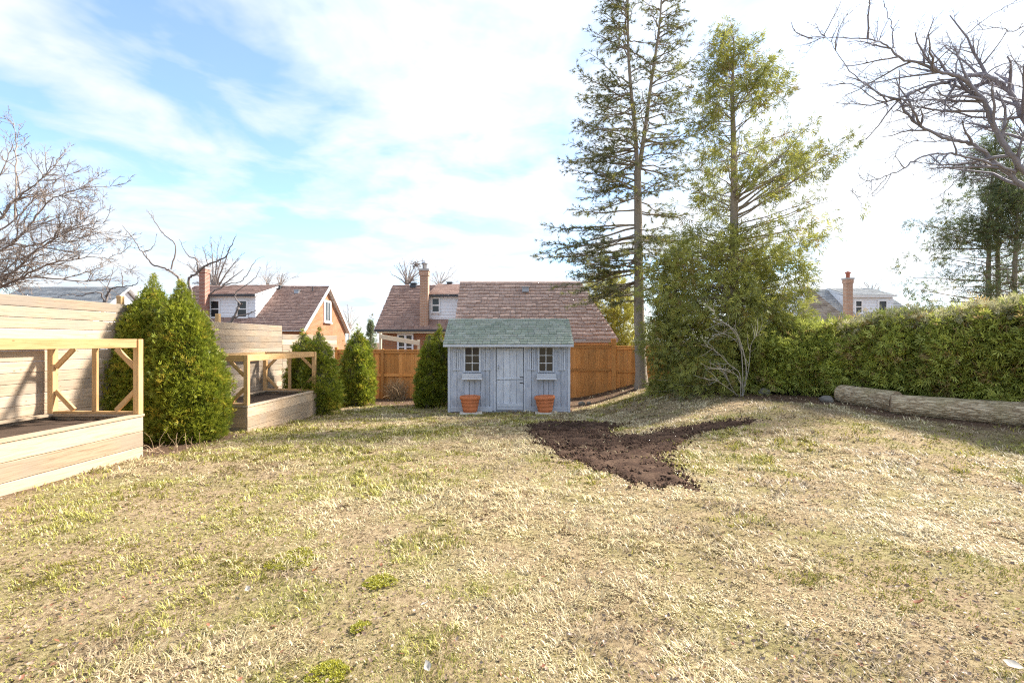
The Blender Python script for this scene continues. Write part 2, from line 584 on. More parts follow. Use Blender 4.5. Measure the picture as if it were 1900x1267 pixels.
def m_ground():
    m, n = new_mat('ground')
    tc = n('ShaderNodeTexCoord').outputs['Object']
    bed = n('ShaderNodeAttribute', {'attribute_name': 'col'}).outputs['Color']
    a = n.noise(tc, 1.1, 5, 0.6, 0.3)
    b = n.noise(tc, 26.0, 5, 0.7)
    f = n.noise(n.vmath('MULTIPLY', tc, (60, 60, 60)), 2.0, 4, 0.7)
    straw = n.ramp(b, [(0.30, (0.12, 0.08, 0.045)), (0.50, (0.31, 0.23, 0.135)), (0.70, (0.50, 0.39, 0.24))])
    mossy = n.ramp(b, [(0.30, (0.11, 0.10, 0.03)), (0.6, (0.25, 0.25, 0.07))])
    lawn = n.mix(n.math('MULTIPLY', n.ramp(a, [(0.45, (0,) * 3), (0.62, (1,) * 3)]), 0.5), straw, mossy)
    soil = n.ramp(b, [(0.3, (0.055, 0.034, 0.022)), (0.55, (0.15, 0.095, 0.062)), (0.75, (0.27, 0.185, 0.125))])
    c = n.mix(bed, lawn, soil)
    finish(n, c, 0.95, n.math('ADD', b, f), 0.9, 0.02, 0.1)
m_ground()

def m_soil():
    m, n = new_mat('turned_soil')
    tc = n('ShaderNodeTexCoord').outputs['Object']
    b = n.noise(tc, 22.0, 6, 0.72)
    c = n.ramp(b, [(0.3, (0.022, 0.012, 0.008)), (0.55, (0.062, 0.034, 0.022)), (0.8, (0.125, 0.074, 0.048))])
    big = n.noise(tc, 2.6, 4, 0.6)
    c = n.mix(n.math('MULTIPLY', n.ramp(big, [(0.46, (0,) * 3), (0.64, (1,) * 3)]), 0.55), c, (0.15, 0.095, 0.062))
    finish(n, c, 0.95, b, 0.9, 0.03, 0.15)
m_soil()

def m_logbark():
    m, n = new_mat('log_bark')
    tc = n('ShaderNodeTexCoord').outputs['Object']
    v = n.vmath('MULTIPLY', tc, (5.0, 26.0, 26.0))
    a = n.noise(v, 1.0, 5, 0.6, 1.2)
    v2 = n('ShaderNodeTexVoronoi', {'feature': 'DISTANCE_TO_EDGE'}, Vector=n.vmath('ADD', v, n.vmath('MULTIPLY', n('ShaderNodeTexNoise', Vector=v, Scale=0.7).outputs[1], (2.4, 2.4, 2.4))), Scale=0.8).outputs[0]
    h = n.math('ADD', n.ramp(v2, [(0.0, (0,) * 3), (0.25, (1,) * 3)]), n.math('MULTIPLY', a, 0.6))
    c = n.ramp(h, [(0.2, (0.17, 0.115, 0.07)), (0.7, (0.43, 0.33, 0.21)), (1.0, (0.56, 0.455, 0.31))])
    blot = n.noise(tc, 2.2, 3, 0.5)
    c = n.mix(n.math('MULTIPLY', n.ramp(blot, [(0.45, (0,) * 3), (0.65, (1,) * 3)]), 0.35), c, (0.30, 0.27, 0.13))
    finish(n, c, 0.9, h, 0.7, 0.02, 0.2)
m_logbark()

def m_logend():
    m, n = new_mat('log_end')
    tc = n('ShaderNodeTexCoord').outputs['Object']
    s = n('ShaderNodeSeparateXYZ', Vector=tc)
    r = n.math('SQRT', n.math('ADD', n.math('POWER', s.outputs[1], 2.0), n.math('POWER', s.outputs[2], 2.0)))
    k = n.math('SINE', n.math('MULTIPLY_ADD', n.noise(tc, 4.0, 2), 6.0, n.math('MULTIPLY', r, 220.0)))
    c = n.ramp(n.math('MULTIPLY_ADD', k, 0.5, 0.5), [(0.0, (0.30, 0.205, 0.125)), (1.0, (0.44, 0.33, 0.22))])
    finish(n, c, 0.9)
m_logend()
M = MATS

# ================================================================== GROUND
bed_px = [(1050, 762), (1120, 745), (1190, 724), (1290, 728), (1400, 743), (1560, 756), (1650, 776), (1780, 790), (1900, 803)]
bed_w = [gp(*p) for p in bed_px]
BX = np.array([p.x for p in bed_w] + [14.0]); BY = np.array([p.y for p in bed_w] + [4.0])
left_px = [(0, 925), (262, 850), (330, 842), (425, 806), (470, 806), (588, 770), (640, 748)]
left_w = sorted([gp(*p) for p in left_px], key=lambda q: q.y)
LY = np.array([0.0] + [p.y for p in left_w]); LX = np.array([left_w[0].x - 0.15] + [p.x for p in left_w])

def bed_amount(x, y):
    """1 in the planting beds, 0 on the lawn"""
    x = np.asarray(x, float); y = np.asarray(y, float)
    wob = 0.55 * (fbm(x * 1.3, y * 1.3, 31, 3) - 0.5)
    left = ss(-0.12, 0.16, np.interp(y, LY, LX) - x + wob * 0.5)
    yb = np.where(x < -1.7, 15.4, np.where(x < 1.75, 13.75, np.interp(x, BX, BY)))
    back = ss(-0.2, 0.35, y - yb + wob)
    return np.clip(np.maximum(left, back), 0, 1)

def make_ground():
    ax = np.concatenate([-np.geomspace(400, 14.5, 26), np.arange(-14, 17, 0.16), np.geomspace(17.3, 400, 26)])
    ay = np.concatenate([-np.geomspace(150, 3.3, 14), np.arange(-3, 22, 0.16), np.geomspace(22.3, 700, 30)])
    X, Y = np.meshgrid(ax, ay)
    bed = bed_amount(X, Y)
    Z = gz(X, Y) + 0.022 * (fbm(X * 2.3, Y * 2.3, 3, 3) - 0.5) + 0.03 * bed * (fbm(X * 5, Y * 5, 9, 2) - 0.5)
    nx, ny = len(ax), len(ay)
    i = np.arange(ny - 1)[:, None] * nx + np.arange(nx - 1)[None, :]
    f = np.stack([i, i + 1, i + nx + 1, i + nx], -1).reshape(-1, 4)
    c = np.repeat(bed.reshape(-1, 1), 3, 1)
    o = put('lawn_ground', mesh_np('lawn_ground', np.stack([X, Y, Z], -1), f, c, True), M['ground'])
    tag(o, 'patchy winter lawn sloping gently towards the shed', 'lawn', kind='structure')
make_ground()

# ---- the turned soil patch
soil_px = [(980, 788), (1021, 783), (1072, 782), (1120, 785), (1152, 790), (1140, 799), (1153, 808), (1190, 808), (1223, 797),
           (1278, 790), (1334, 781), (1396, 774), (1411, 781), (1374, 792), (1323, 801), (1275, 816), (1256, 834), (1238, 845),
           (1253, 863), (1278, 889), (1312, 918), (1264, 906), (1212, 908), (1161, 893), (1142, 882), (1116, 875), (1080, 863),
           (1039, 852), (1006, 827), (984, 808)]
SOIL = np.array([(p.x, p.y) for p in (gp(*q) for q in soil_px)])

def soil_sd(x, y):
    """signed distance to the patch outline, positive inside"""
    x = np.asarray(x, float); y = np.asarray(y, float)
    ins = np.zeros(x.shape, bool); dist = np.full(x.shape, 1e9)
    n = len(SOIL)
    for i in range(n):
        x0, y0 = SOIL[i]; x1, y1 = SOIL[(i + 1) % n]
        cr = ((y0 > y) != (y1 > y)) & (x < (x1 - x0) * (y - y0) / (y1 - y0 + 1e-12) + x0)
        ins ^= cr
        t = np.clip(((x - x0) * (x1 - x0) + (y - y0) * (y1 - y0)) / ((x1 - x0) ** 2 + (y1 - y0) ** 2 + 1e-12), 0, 1)
        dist = np.minimum(dist, np.hypot(x - x0 - t * (x1 - x0), y - y0 - t * (y1 - y0)))
    return np.where(ins, dist, -dist) + 0.34 * (fbm(x * 3.1, y * 3.1, 77, 4) - 0.5)

def make_soil():
    s = 0.045
    ax = np.arange(SOIL[:, 0].min() - .4, SOIL[:, 0].max() + .4, s)
    ay = np.arange(SOIL[:, 1].min() - .4, SOIL[:, 1].max() + .4, s)
    X, Y = np.meshgrid(ax, ay)
    sd = soil_sd(X, Y)
    Z = gz(X, Y) + 0.022 * (fbm(X * 2.3, Y * 2.3, 3, 3) - 0.5)
    Z = Z - 0.012 + 0.04 * ss(-0.02, 0.18, sd) + 0.09 * (fbm(X * 7, Y * 7, 41, 3) - 0.5) * ss(0, 0.15, sd)
    nx, ny = len(ax), len(ay)
    i = np.arange(ny - 1)[:, None] * nx + np.arange(nx - 1)[None, :]
    keep = (sd[:-1, :-1] > -0.06)
    f = np.stack([i, i + 1, i + nx + 1, i + nx], -1)[keep].reshape(-1, 4)
    o = put('bare_soil', mesh_np('bare_soil', np.stack([X, Y, Z], -1), f, None, True), M['turned_soil'])
    tag(o, 'dark brown patch of turned bare soil in the middle of the lawn', 'soil', kind='structure')
    # clods
    n = 16000
    x = RNG.uniform(ax[0], ax[-1], n); y = RNG.uniform(ay[0], ay[-1], n)
    sdd = soil_sd(x, y)
    k = sdd > -0.22 * RNG.random(n) ** 3 + 0.03
    x, y = x[k], y[k]
    z = gz(x, y) + 0.028
    T = np.array([(1, 0, 0), (-1, 0, 0), (0, 1, 0), (0, -1, 0), (0, 0, 1), (0, 0, -1)], float) * (1, 0.8, 0.65)
    TF = np.array([(0, 2, 4), (2, 1, 4), (1, 3, 4), (3, 0, 4), (2, 0, 5), (1, 2, 5), (3, 1, 5), (0, 3, 5)])
    v, f, c = scatter(T, TF, np.stack([x, y, z], -1), RNG.normal(size=(len(x), 3)), RNG.uniform(0.006, 0.024, len(x)) * (1 + 1.0 * (RNG.random(len(x)) > .90)),
                      col=pick_cols(len(x), (0.03, 0.016, 0.010), (0.11, 0.064, 0.042), 1.2, 0.3))
    o = put('soil_clods', mesh_np('soil_clods', v, f, c), M['clod'])
    tag(o, 'crumbly clods scattered over the dark brown soil patch', 'soil', kind='stuff')
make_soil()

# ---- grass
BARE = [(q_.x, q_.y, rx_, ry_, am) for q_, rx_, ry_, am in ((gp(1715, 828), 1.0, 0.7, 0.22), (gp(1560, 775), 1.2, 0.7, 0.18), (gp(1830, 1130), 0.5, 0.5, 0.2), (gp(200, 960), 0.8, 0.5, 0.16), (gp(760, 775), 1.0, 0.6, 0.16), (gp(440, 1000), 0.5, 0.3, 0.14), (gp(1480, 745), 1.6, 0.8, 0.2))]
def lawn_fields(x, y):
    """albedo fields of the turf: green amount, brown amount"""
    g = fbm(x * 0.62 + 3, y * 0.62, 101, 4) + 0.30 * (fbm(x * 2.6, y * 2.6, 120, 3) - 0.5) * 2
    g = g + 0.20 * ss(1.5, -3.5, x) - 0.11 * ss(1.5, 4.5, x)
    br = fbm(x * 0.9 + 40, y * 0.9, 140, 4) + 0.42 * (fbm(x * 3.4, y * 3.4, 150, 2) - 0.5)
    br = br + 0.06 * ss(4.5, 2.0, y)
    for (bx_, by_, rx_, ry_, am) in BARE:      # worn, leaf-littered spots
        br = br + am * np.exp(-((x - bx_) / rx_) ** 2 - ((y - by_) / ry_) ** 2)
    return ss(0.50, 0.66, g), ss(0.50, 0.66, br)

def make_grass():
    NT_, PER = 38000, 10
    NS = 68000
    def spread(n):
        d = 1.1 * (17.5 / 1.1) ** RNG.random(n) ** 0.82
        return RNG.uniform(-1, 1, n) * np.minimum(1.22 * d + 0.6, 11.0), d
    tx, ty = spread(NT_)
    tr_ = RNG.uniform(0.012, 0.042, NT_) * np.clip((ty / 3) ** 0.5, 0.8, 2.0)
    off = RNG.normal(size=(NT_, PER, 2)) * tr_[:, None, None]
    sx_, sy_ = spread(NS)
    x = np.concatenate([(tx[:, None] + off[..., 0]).ravel(), sx_]); y = np.concatenate([(ty[:, None] + off[..., 1]).ravel(), sy_])
    N = len(x)
    t_ang = np.concatenate([np.repeat(RNG.normal(0, 1.5, NT_), PER), RNG.normal(0, 1.5, NS)])
    t_val = np.concatenate([np.repeat(RNG.random(NT_), PER), RNG.random(NS)])
    t_shade = np.concatenate([np.repeat(RNG.uniform(0.55, 1.15, NT_), PER), RNG.uniform(0.8, 1.1, NS)])
    t_len = np.concatenate([np.repeat(RNG.uniform(0.65, 1.25, NT_), PER), RNG.uniform(0.6, 1.0, NS)])
    bed = bed_amount(x, y)
    sd = soil_sd(x, y)
    green, brown = lawn_fields(x, y)
    keep = RNG.random(N) > bed * 0.93
    keep &= RNG.random(N) > ss(-0.26, 0.26, sd) * 0.94
    keep &= RNG.random(N) > brown * 0.62
    keep &= ~((x > -1.85) & (x < 1.68) & (y > 13.72) & (y < 15.9))
    x, y, green, brown, t_ang, t_val, t_shade, t_len = (k_[keep] for k_ in (x, y, green, brown, t_ang, t_val, t_shade, t_len))
    n = len(x)
    z = gz(x, y) + 0.022 * (fbm(x * 2.3, y * 2.3, 3, 3) - 0.5) - 0.004
    # tussock lean: neighbours fall the same way
    ang = 2 * math.pi * 2.2 * fbm(x * 0.9, y * 0.9, 200, 3) + t_ang + RNG.normal(0, 0.6, n)
    tus = fbm(x * 2.2, y * 2.2, 230, 3)
    isg = (0.7 * t_val + 0.3 * RNG.random(n)) < green * 0.66 + 0.12
    lay = np.where(isg, RNG.uniform(0.5, 1.15, n), RNG.uniform(0.95, 1.5, n))   # angle from vertical
    sz = (y / 3.0) ** 0.62
    L = RNG.uniform(0.024, 0.058, n) * (0.75 + 0.9 * ss(0.4, 0.7, tus)) * np.clip(sz, 0.7, 1.7) * t_len
    L = np.where(isg, L * 0.72, L)
    Wd = RNG.uniform(0.0016, 0.0034, n) * np.clip((y / 2.6) ** 0.9, 0.8, 6)
    h = np.stack([np.cos(ang), np.sin(ang), np.zeros(n)], -1)
    side = np.stack([-np.sin(ang), np.cos(ang), np.zeros(n)], -1)
    base = np.stack([x, y, z], -1)
    l1 = lay * 0.65; l2 = np.minimum(lay * 1.25, 1.62)
    up = np.array([0, 0, 1.0])
    mid = base + (L * 0.5)[:, None] * (np.sin(l1)[:, None] * h + np.cos(l1)[:, None] * up)
    tip = mid + (L * 0.5)[:, None] * (np.sin(l2)[:, None] * h + np.cos(l2)[:, None] * up)
    sw = side * Wd[:, None]
    V = np.stack([base - sw, base + sw, mid - sw * 0.8, mid + sw * 0.8, tip], 1)
    o5 = (np.arange(n) * 5)[:, None, None]
    Fq = np.array([(0, 1, 3), (0, 3, 2), (2, 3, 4)])[None] + o5
    straw = pick_cols(n, (0.38, 0.29, 0.145), (0.76, 0.65, 0.385), 0.75, 0.2, (0.28, 0.18, 0.11), 0.12)
    pale = np.clip(ss(-1, 4, x) * 0.6 + 0.5 * (fbm(x * 0.7, y * 0.7, 260, 3) - 0.4), 0, 1)[:, None]
    straw = straw * (1 - pale * 0.65) + np.array((0.70, 0.60, 0.40)) * pale * 0.65
    straw = straw * (1 - 0.65 * brown[:, None]) + np.array((0.25, 0.175, 0.115)) * 0.65 * brown[:, None]
    grn = pick_cols(n, (0.24, 0.225, 0.04), (0.50, 0.46, 0.11), 1.0, 0.2)
    c = np.where(isg[:, None], grn, straw) * t_shade[:, None]
    C = np.repeat(c[:, None, :], 5, 1)
    o = put('grass', mesh_np('grass', V, Fq.reshape(-1, 3), C.reshape(-1, 3)), M['grass_blades'])
    tag(o, 'short straw coloured winter grass with green tufts covering the yard', 'grass', kind='stuff')
make_grass()

# ---- leaf litter
LEAF_V = np.array([(0, 0, 0.0), (0.35, 0.30, 0.10), (0.75, 0.22, 0.06), (1.0, 0, 0.16), (0.75, -0.22, 0.09), (0.35, -0.30, 0.07), (0.5, 0, -0.04)])
LEAF_F = np.array([(0, 1, 6), (1, 2, 6), (2, 3, 6), (3, 4, 6), (4, 5, 6), (5, 0, 6)])

def make_litter():
    N = 22000
    d = 1.3 * (17.5 / 1.3) ** RNG.random(N)
    x = RNG.uniform(-1, 1, N) * np.minimum(1.2 * d + 0.6, 11.0); y = d
    bed = bed_amount(x, y); _, brown = lawn_fields(x, y)
    p = np.clip(bed * 0.9 + brown * 0.6 * (1 - bed) + 0.05 + 0.30 * ss(4.2, 2.2, y), 0, 1)
    sd = soil_sd(x, y)
    k = (RNG.random(N) < p) & (sd < 0.05) & ~((x > -1.9) & (x < 1.7) & (y > 13.6) & (y < 16))
    x, y, bed = x[k], y[k], bed[k]
    n = len(x)
    z = gz(x, y) + RNG.uniform(0.004, 0.030, n)
    a = RNG.uniform(0, 2 * math.pi, n)
    dr = np.stack([np.cos(a), np.sin(a), RNG.normal(0, 0.28, n)], -1)
    v, f, c = scatter(LEAF_V, LEAF_F, np.stack([x, y, z], -1), dr, RNG.uniform(0.014, 0.036, n) * np.clip((y / 3) ** 0.35, 0.8, 1.8),
                      roll=RNG.normal(0, 0.6, n), col=pick_cols(n, (0.14, 0.09, 0.06), (0.33, 0.245, 0.175), 1.2, 0.25, (0.24, 0.10, 0.055), 0.10))
    o = put('leaf_litter', mesh_np('leaf_litter', v, f, c), M['litter'])
    tag(o, 'small brown fallen leaves and twigs strewn over lawn and beds', 'leaf litter', kind='stuff')
make_litter()

def big_leaf(px, py, size, col, label, rot):
    p = gp(px, py)
    v = LEAF_V.copy(); v[:, 2] *= 1.6; v = v - (0.5, 0, 0)
    R = np.array(Matrix.Rotation(rot, 3, 'Z') @ Matrix.Rotation(-0.35, 3, 'X'))
    v = (v * size) @ R.T + np.array((p.x, p.y, p.z + 0.045))
    o = put_at('dead_leaf', v, LEAF_F, M['litter'], None, np.tile(np.array(col), (len(v), 1)), org=(p.x, p.y, p.z))
    tag(o, label, 'leaf', 'pale fallen leaves lying on the grass')
for a in [(788, 1133, 0.059, (0.46, 0.42, 0.36), 'whitish curled dead leaf on the grass below the second moss patch', 0.6),
          (794, 1253, 0.070, (0.46, 0.42, 0.36), 'whitish dead leaf at the bottom edge of the lawn', 1.9),
          (1705, 1130, 0.084, (0.20, 0.09, 0.05), 'dark red-brown dead leaf on the right foreground grass', 0.2),
          (585, 1068, 0.06, (0.26, 0.11, 0.04), 'small rusty dead leaf just below the largest moss patch', 1.1),
          (1880, 1250, 0.084, (0.46, 0.42, 0.36), 'pale dead leaf in the bottom right corner of the lawn', 2.6),
          (460, 1105, 0.063, (0.48, 0.42, 0.35), 'pale tan dead leaf on the left foreground grass', 2.2),
          (1065, 955, 0.063, (0.5, 0.45, 0.37), 'pale dead leaf on straw grass left of the soil tip', 0.9)]:
    big_leaf(*a)

def moss(px, py, rx, ry, n, label):
    p = gp(px, py)
    a = RNG.uniform(0, 2 * math.pi, n); r = np.sqrt(RNG.random(n)) * (0.7 + 0.6 * vnoise(a * 1.3, a * 0 + px, 8))
    x = p.x + rx * r * np.cos(a); y = p.y + ry * r * np.sin(a)
    z = gz(x, y) + 0.008 + 0.008 * (1 - np.minimum(r, 1)) * 1.0
    T, TF = tuft_template(5, 0.22, 1.2)
    v, f, c = scatter(T, TF, np.stack([x, y, z], -1), np.stack([RNG.normal(0, .3, n), RNG.normal(0, .3, n), np.ones(n)], -1),
                      RNG.uniform(0.010, 0.018, n), col=pick_cols(n, (0.22, 0.22, 0.02), (0.40, 0.37, 0.03), 1, 0.2))
    o = put_at('moss_patch', v, f, M['grass_blades'], None, c, org=(p.x, p.y, p.z))
    tag(o, label, 'moss', 'yellow-green moss cushions in the lawn')
moss(545, 1040, 0.20, 0.17, 800, 'largest yellow-green moss patch, in the left middle of the lawn')
moss(700, 1083, 0.12, 0.10, 420, 'flat bright moss patch to the right of the largest one')
moss(612, 1248, 0.10, 0.09, 420, 'bright moss patch at the bottom edge of the lawn')
moss(668, 1165, 0.05, 0.06, 150, 'tiny moss cushion between the bottom and the flat moss patches')

# ================================================================== LEFT FENCE of horizontal boards
SK = 0.047
def fx(y):
    return -7.05 + SK * (y - 6.66)
uL = Vector((SK, 1, 0)).normalized(); vL = Vector((uL.y, -uL.x, 0))
fence = thing('board_fence', 'tall pale fence of horizontal boards stepping down along the left side', 'fence', (fx(8), 8, 0))
for (ys, top, zbot) in (((1.6, 5.6, 9.4), 2.36, -0.05), ((9.4, 14.1), 2.15, -0.25), ((14.1, 18.0), 1.91, -0.36)):
    for y0, y1 in zip(ys[:-1], ys[1:]):
        z = top
        while z > zbot:
            j = random.uniform(-0.003, 0.003)
            e = random.uniform(0.002, 0.006)
            board('board', (fx(y0) + j - 0.012, y0 + e, z - 0.077), (fx(y1) + j - 0.012, y1 - e, z - 0.077 + random.uniform(-.002, .002)),
                  0.156, 0.026, M['pale_pine'], fence, b=0.0075)
            z -= 0.159
for (y, top) in ((5.6, 2.30), (8.68, 2.52), (11.35, 2.35), (14.1, 2.08), (17.9, 1.86)):
    x = fx(y) - 0.075
    board('post', (x, y, -0.5), (x, y, top), 0.09, 0.09, M['new_lumber'], fence, up=(1, 0, 0), b=0.006)

# ================================================================== RAISED BEDS with frames
def planter(O, length, depth, zb, zt, zf, label, near_brace):
    """O: near front corner; the long side runs away from the camera"""
    O = Vector((O[0], O[1], 0))
    def pt(a, b, z):
        q = O + uL * a - vL * b
        return Vector((q.x, q.y, z))
    root = thing('raised_bed', label, 'raised bed', pt(length / 2, depth / 2, zb), 'framed raised beds along the left fence')
    PP, NL = M['planter_pine'], M['new_lumber']
    nb = 3; bw = (zt - 0.035 - zb + 0.06) / nb
    for k in range(nb):
        z = zb - 0.06 + bw * (k + 0.5)
        board('board', pt(0, 0.019, z), pt(length, 0.019, z), bw - 0.003, 0.038, PP, root, b=0.007)
        board('board', pt(0, depth - 0.019, z), pt(length, depth - 0.019, z), bw - 0.003, 0.038, PP, root, b=0.007)
        for a in (0.019, length - 0.019):
            board('board', pt(a, 0.041, z), pt(a, depth - 0.041, z), bw - 0.003, 0.038, PP, root, b=0.007)
    for b in (0.045, depth - 0.045):
        board('cap_rail', pt(-0.012, b, zt - 0.0175), pt(length + 0.012, b, zt - 0.0175), 0.115, 0.035, PP, root, up=vL)
    for a in (0.045, length - 0.045):
        board('cap_rail', pt(a, 0.105, zt - 0.0175), pt(a, depth - 0.105, zt - 0.0175), 0.115, 0.035, PP, root, up=uL)
    # soil
    na, nb_ = 60, 24
    A, B = np.meshgrid(np.linspace(0.04, length - 0.04, na), np.linspace(0.04, depth - 0.04, nb_))
    Z = zt - 0.085 + 0.05 * (fbm(A * 5, B * 5, 300, 3) - 0.5)
    X = O.x + uL.x * A - vL.x * B; Y = O.y + uL.y * A - vL.y * B
    i = np.arange(nb_ - 1)[:, None] * na + np.arange(na - 1)[None, :]
    f = np.stack([i, i + na, i + na + 1, i + 1], -1).reshape(-1, 4)
    put_at('soil', np.stack([X, Y, Z], -1), f, M['potting_soil'], root, smooth=True)
    # posts
    pw = 0.088
    zr = zf - 0.064
    for a in (pw / 2, length - pw / 2):
        for b in (pw / 2, depth - pw / 2):
            board('post', pt(a, b, zt + 0.002), pt(a, b, zf - 0.001), pw, pw, NL, root, up=uL, b=0.004)
        s = 1 if a < length / 2 else -1
        # end wall: stud, rails, braces
        board('stud', pt(a, depth / 2, zt + 0.042), pt(a, depth / 2, zf - 0.13), 0.075, 0.04, NL, root, up=vL)
        board('bottom_rail', pt(a, pw + .002, zt + 0.021), pt(a, depth - pw - .002, zt + 0.021), 0.07, 0.038, NL, root, up=uL)
        board('top_rail', pt(a, pw + .002, zr), pt(a, depth - pw - .002, zr), 0.128, 0.04, NL, root)
        q = 0.30
        zl, zh = zt + 0.045, zf - 0.132
        for (b0, z0, b1, z1) in ((pw, zh - q, pw + q, zh), (depth - pw, zh - q, depth - pw - q, zh),
                                 (pw, zl + q, pw + q, zl), (depth - pw, zl + q, depth - pw - q, zl)):
            board('brace', pt(a, b0, z0), pt(a, b1, z1), 0.07, 0.036, NL, root, up=(0, 0, 1), ext=-0.01)
        if near_brace and s > 0:
            board('brace', pt(a, depth / 2 - 0.04, zl + 0.36), pt(a, depth / 2 - 0.40, zl), 0.07, 0.034, NL, root, ext=-0.01)
    for b in (pw / 2, depth - pw / 2):
        board('top_rail', pt(pw + .002, b, zr), pt(length - pw - .002, b, zr), 0.128, 0.042, NL, root)
    return root

planter((-5.665, 4.1), 3.14, 1.42, -0.03, 0.62, 1.735, 'raised wooden bed with lumber frame nearest the camera at the left edge', False)
planter((-5.36, 9.8), 3.1, 1.42, -0.20, 0.40, 1.425, 'raised wooden bed with lumber frame between the big cedars and the shed', True)

# ================================================================== BACK FENCE stained orange
YB = 17.4
bf = thing('stained_fence', 'orange-brown stained fence of upright boards behind the shed', 'fence', (0, YB, -0.3))
x = -6.35; k = 0
tops = lambda x: 1.47 if x < 1.9 else (1.66 if x < 3.62 else 1.60)
while x < 7.4:
    t = tops(x)
    z0 = min(G(x, YB), 0.6) - 0.06
    if not (-1.75 < x < 1.55):
        board('board', (x + 0.07, YB + random.uniform(-.003, .003), z0), (x + 0.07, YB, t - 0.10 + random.uniform(-.004, .004)), 0.138, 0.02, M['stained_cedar'], bf, up=(1, 0, 0))
    x += 0.142
for (a, b) in ((-6.35, -1.75), (1.7, 3.55), (3.74, 7.4)):
    t = tops((a + b) / 2)
    for (zc, wd) in ((t - 0.15, 0.10), (t - 0.98, 0.09)):
        board('rail', (a, YB - 0.031, zc), (b, YB - 0.031, zc), wd, 0.038, M['stained_cedar'], bf)
    board('cap_rail', (a, YB - 0.02, t - 0.075), (b, YB - 0.02, t - 0.075), 0.13, 0.035, M['stained_cedar'], bf, up=(0, 1, 0))
for (x, t) in ((-6.3, 1.5), (-4.65, 1.43), (-2.3, 1.43), (3.645, 1.80), (5.6, 1.66), (7.3, 1.66)):
    board('post', (x, YB - 0.045, G(x, YB) - 0.2), (x, YB - 0.045, t), 0.17 if x == 3.645 else 0.10, 0.09, M['stained_cedar'], bf, up=(1, 0, 0), b=0.006)

# ================================================================== SHED
YS, ZS = 13.8, -0.29
shed = thing('garden_shed', 'weathered blue-grey wooden shed with green shingle roof and two small windows', 'shed', (-0.085, 14.8, ZS))
SP, ST = M['shed_paint'], M['shed_trim']
X0, X1 = -1.815, 1.646
WT = 1.60
DX0, DX1, DT = -0.50, 0.37, 1.565
wins = [(-1.37, -0.905), (0.745, 1.195)]
WZ0, WZ1 = 0.84, 1.56
def planks(xa, xb, n, za, zb_):
    wd = (xb - xa) / n
    for i in range(n):
        xc = xa + wd * (i + 0.5)
        j = random.uniform(-0.004, 0.004)
        board('plank', (xc, YS + 0.012 + j, za), (xc, YS + 0.012 + j, zb_), wd - 0.012, 0.024, SP, shed, up=(1, 0, 0), b=0.004)
zb0 = ZS + 0.02
planks(X0 + 0.045, wins[0][0], 2, zb0, WT); planks(wins[0][0], wins[0][1], 3, zb0, WZ0); planks(wins[0][1], DX0, 3, zb0, WT)
planks(DX1, wins[1][0], 2, zb0, WT); planks(wins[1][0], wins[1][1], 3, zb0, WZ0); planks(wins[1][1], X1 - 0.045, 2, zb0, WT)
planks(DX0, DX1, 1, DT + 0.005, WT)
for wx in wins:
    planks(wx[0], wx[1], 1, WZ1 + 0.002, WT)
for xx in (X0 + 0.02, X1 - 0.02):
    board('corner_trim', (xx, YS - 0.010, ZS - 0.03), (xx, YS - 0.010, WT), 0.07, 0.022, ST, shed, up=(1, 0, 0))
for (a, b) in ((X0 + 0.06, DX0 - 0.06), (DX1 + 0.06, X1 - 0.06)):
    board('base_board', (a, YS - 0.011, ZS + 0.055), (b, YS - 0.011, ZS + 0.055), 0.14, 0.022, ST, shed)
# backing, side and back walls (behind the planks)
mb = MB(); mb.box(X0 + 0.03, X1 - 0.03, YS + 0.03, YS + 0.05, ZS - 0.03, 0.83)
mb.box(X0 + 0.03, X1 - 0.03, 15.66, 15.70, ZS - 0.03, WT)
mb.build('wall', SP, shed)
for xx, sgn in ((X0 + 0.012, 1), (X1 - 0.012, -1)):
    for i in range(9):
        yy = YS + 0.045 + (i + 0.5) * 0.206
        h = WT + (0.70 - abs(yy - 14.75) * 0.62) - 0.07
        board('side_plank', (xx, yy, ZS - 0.02), (xx, yy, h), 0.196, 0.024, SP, shed, up=(0, 1, 0))
mb = MB(); mb.box(X0 + 0.05, X1 - 0.05, 14.6, 14.62, ZS, 1.9); mb.build('interior_shade_sheet', M['dark_interior'], shed)  # added dark sheet standing in for the shade inside the shed
# door
door = MB(); door.box(DX0 + 0.055, DX1 - 0.045, YS + 0.012, YS + 0.03, ZS + 0.03, DT - 0.04)
door = door.build('door', SP, shed, org=(0, YS, ZS))
dxa, dxb = DX0 + 0.06, DX1 - 0.05
for i in range(4):
    wd = (dxb - dxa) / 4
    xc = dxa + wd * (i + 0.5)
    for (za, zb_) in ((0.615, DT - 0.05), (ZS + 0.04, 0.600)):
        board('plank', (xc, YS, za), (xc, YS, zb_), wd - 0.008, 0.022, ST, door, up=(1, 0, 0), b=0.003)
for zc, wd in ((ZS + 0.085, 0.09), (ZS + 0.185, 0.085)):
    board('cross_rail', (dxa + 0.01, YS - 0.022, zc), (dxb - 0.01, YS - 0.022, zc), wd, 0.02, ST, door)
board('cross_rail', (dxa + 0.01, YS - 0.022, DT - 0.085), (dxb - 0.01, YS - 0.022, DT - 0.085), 0.06, 0.02, ST, door)
board('cross_rail', (dxa + 0.0, YS - 0.020, 0.632), (dxb - 0.0, YS - 0.020, 0.648), 0.030, 0.016, ST, door)
t = Tubes()
t.add(smooth_path([(dxa + 0.05, YS - 0.012, 1.02), (dxa + 0.05, YS - 0.05, 1.01), (dxa + 0.05, YS - 0.05, 0.93), (dxa + 0.05, YS - 0.012, 0.92)], 9), 0.009, 6)
t.build('handle', M['metal_grey'], door)
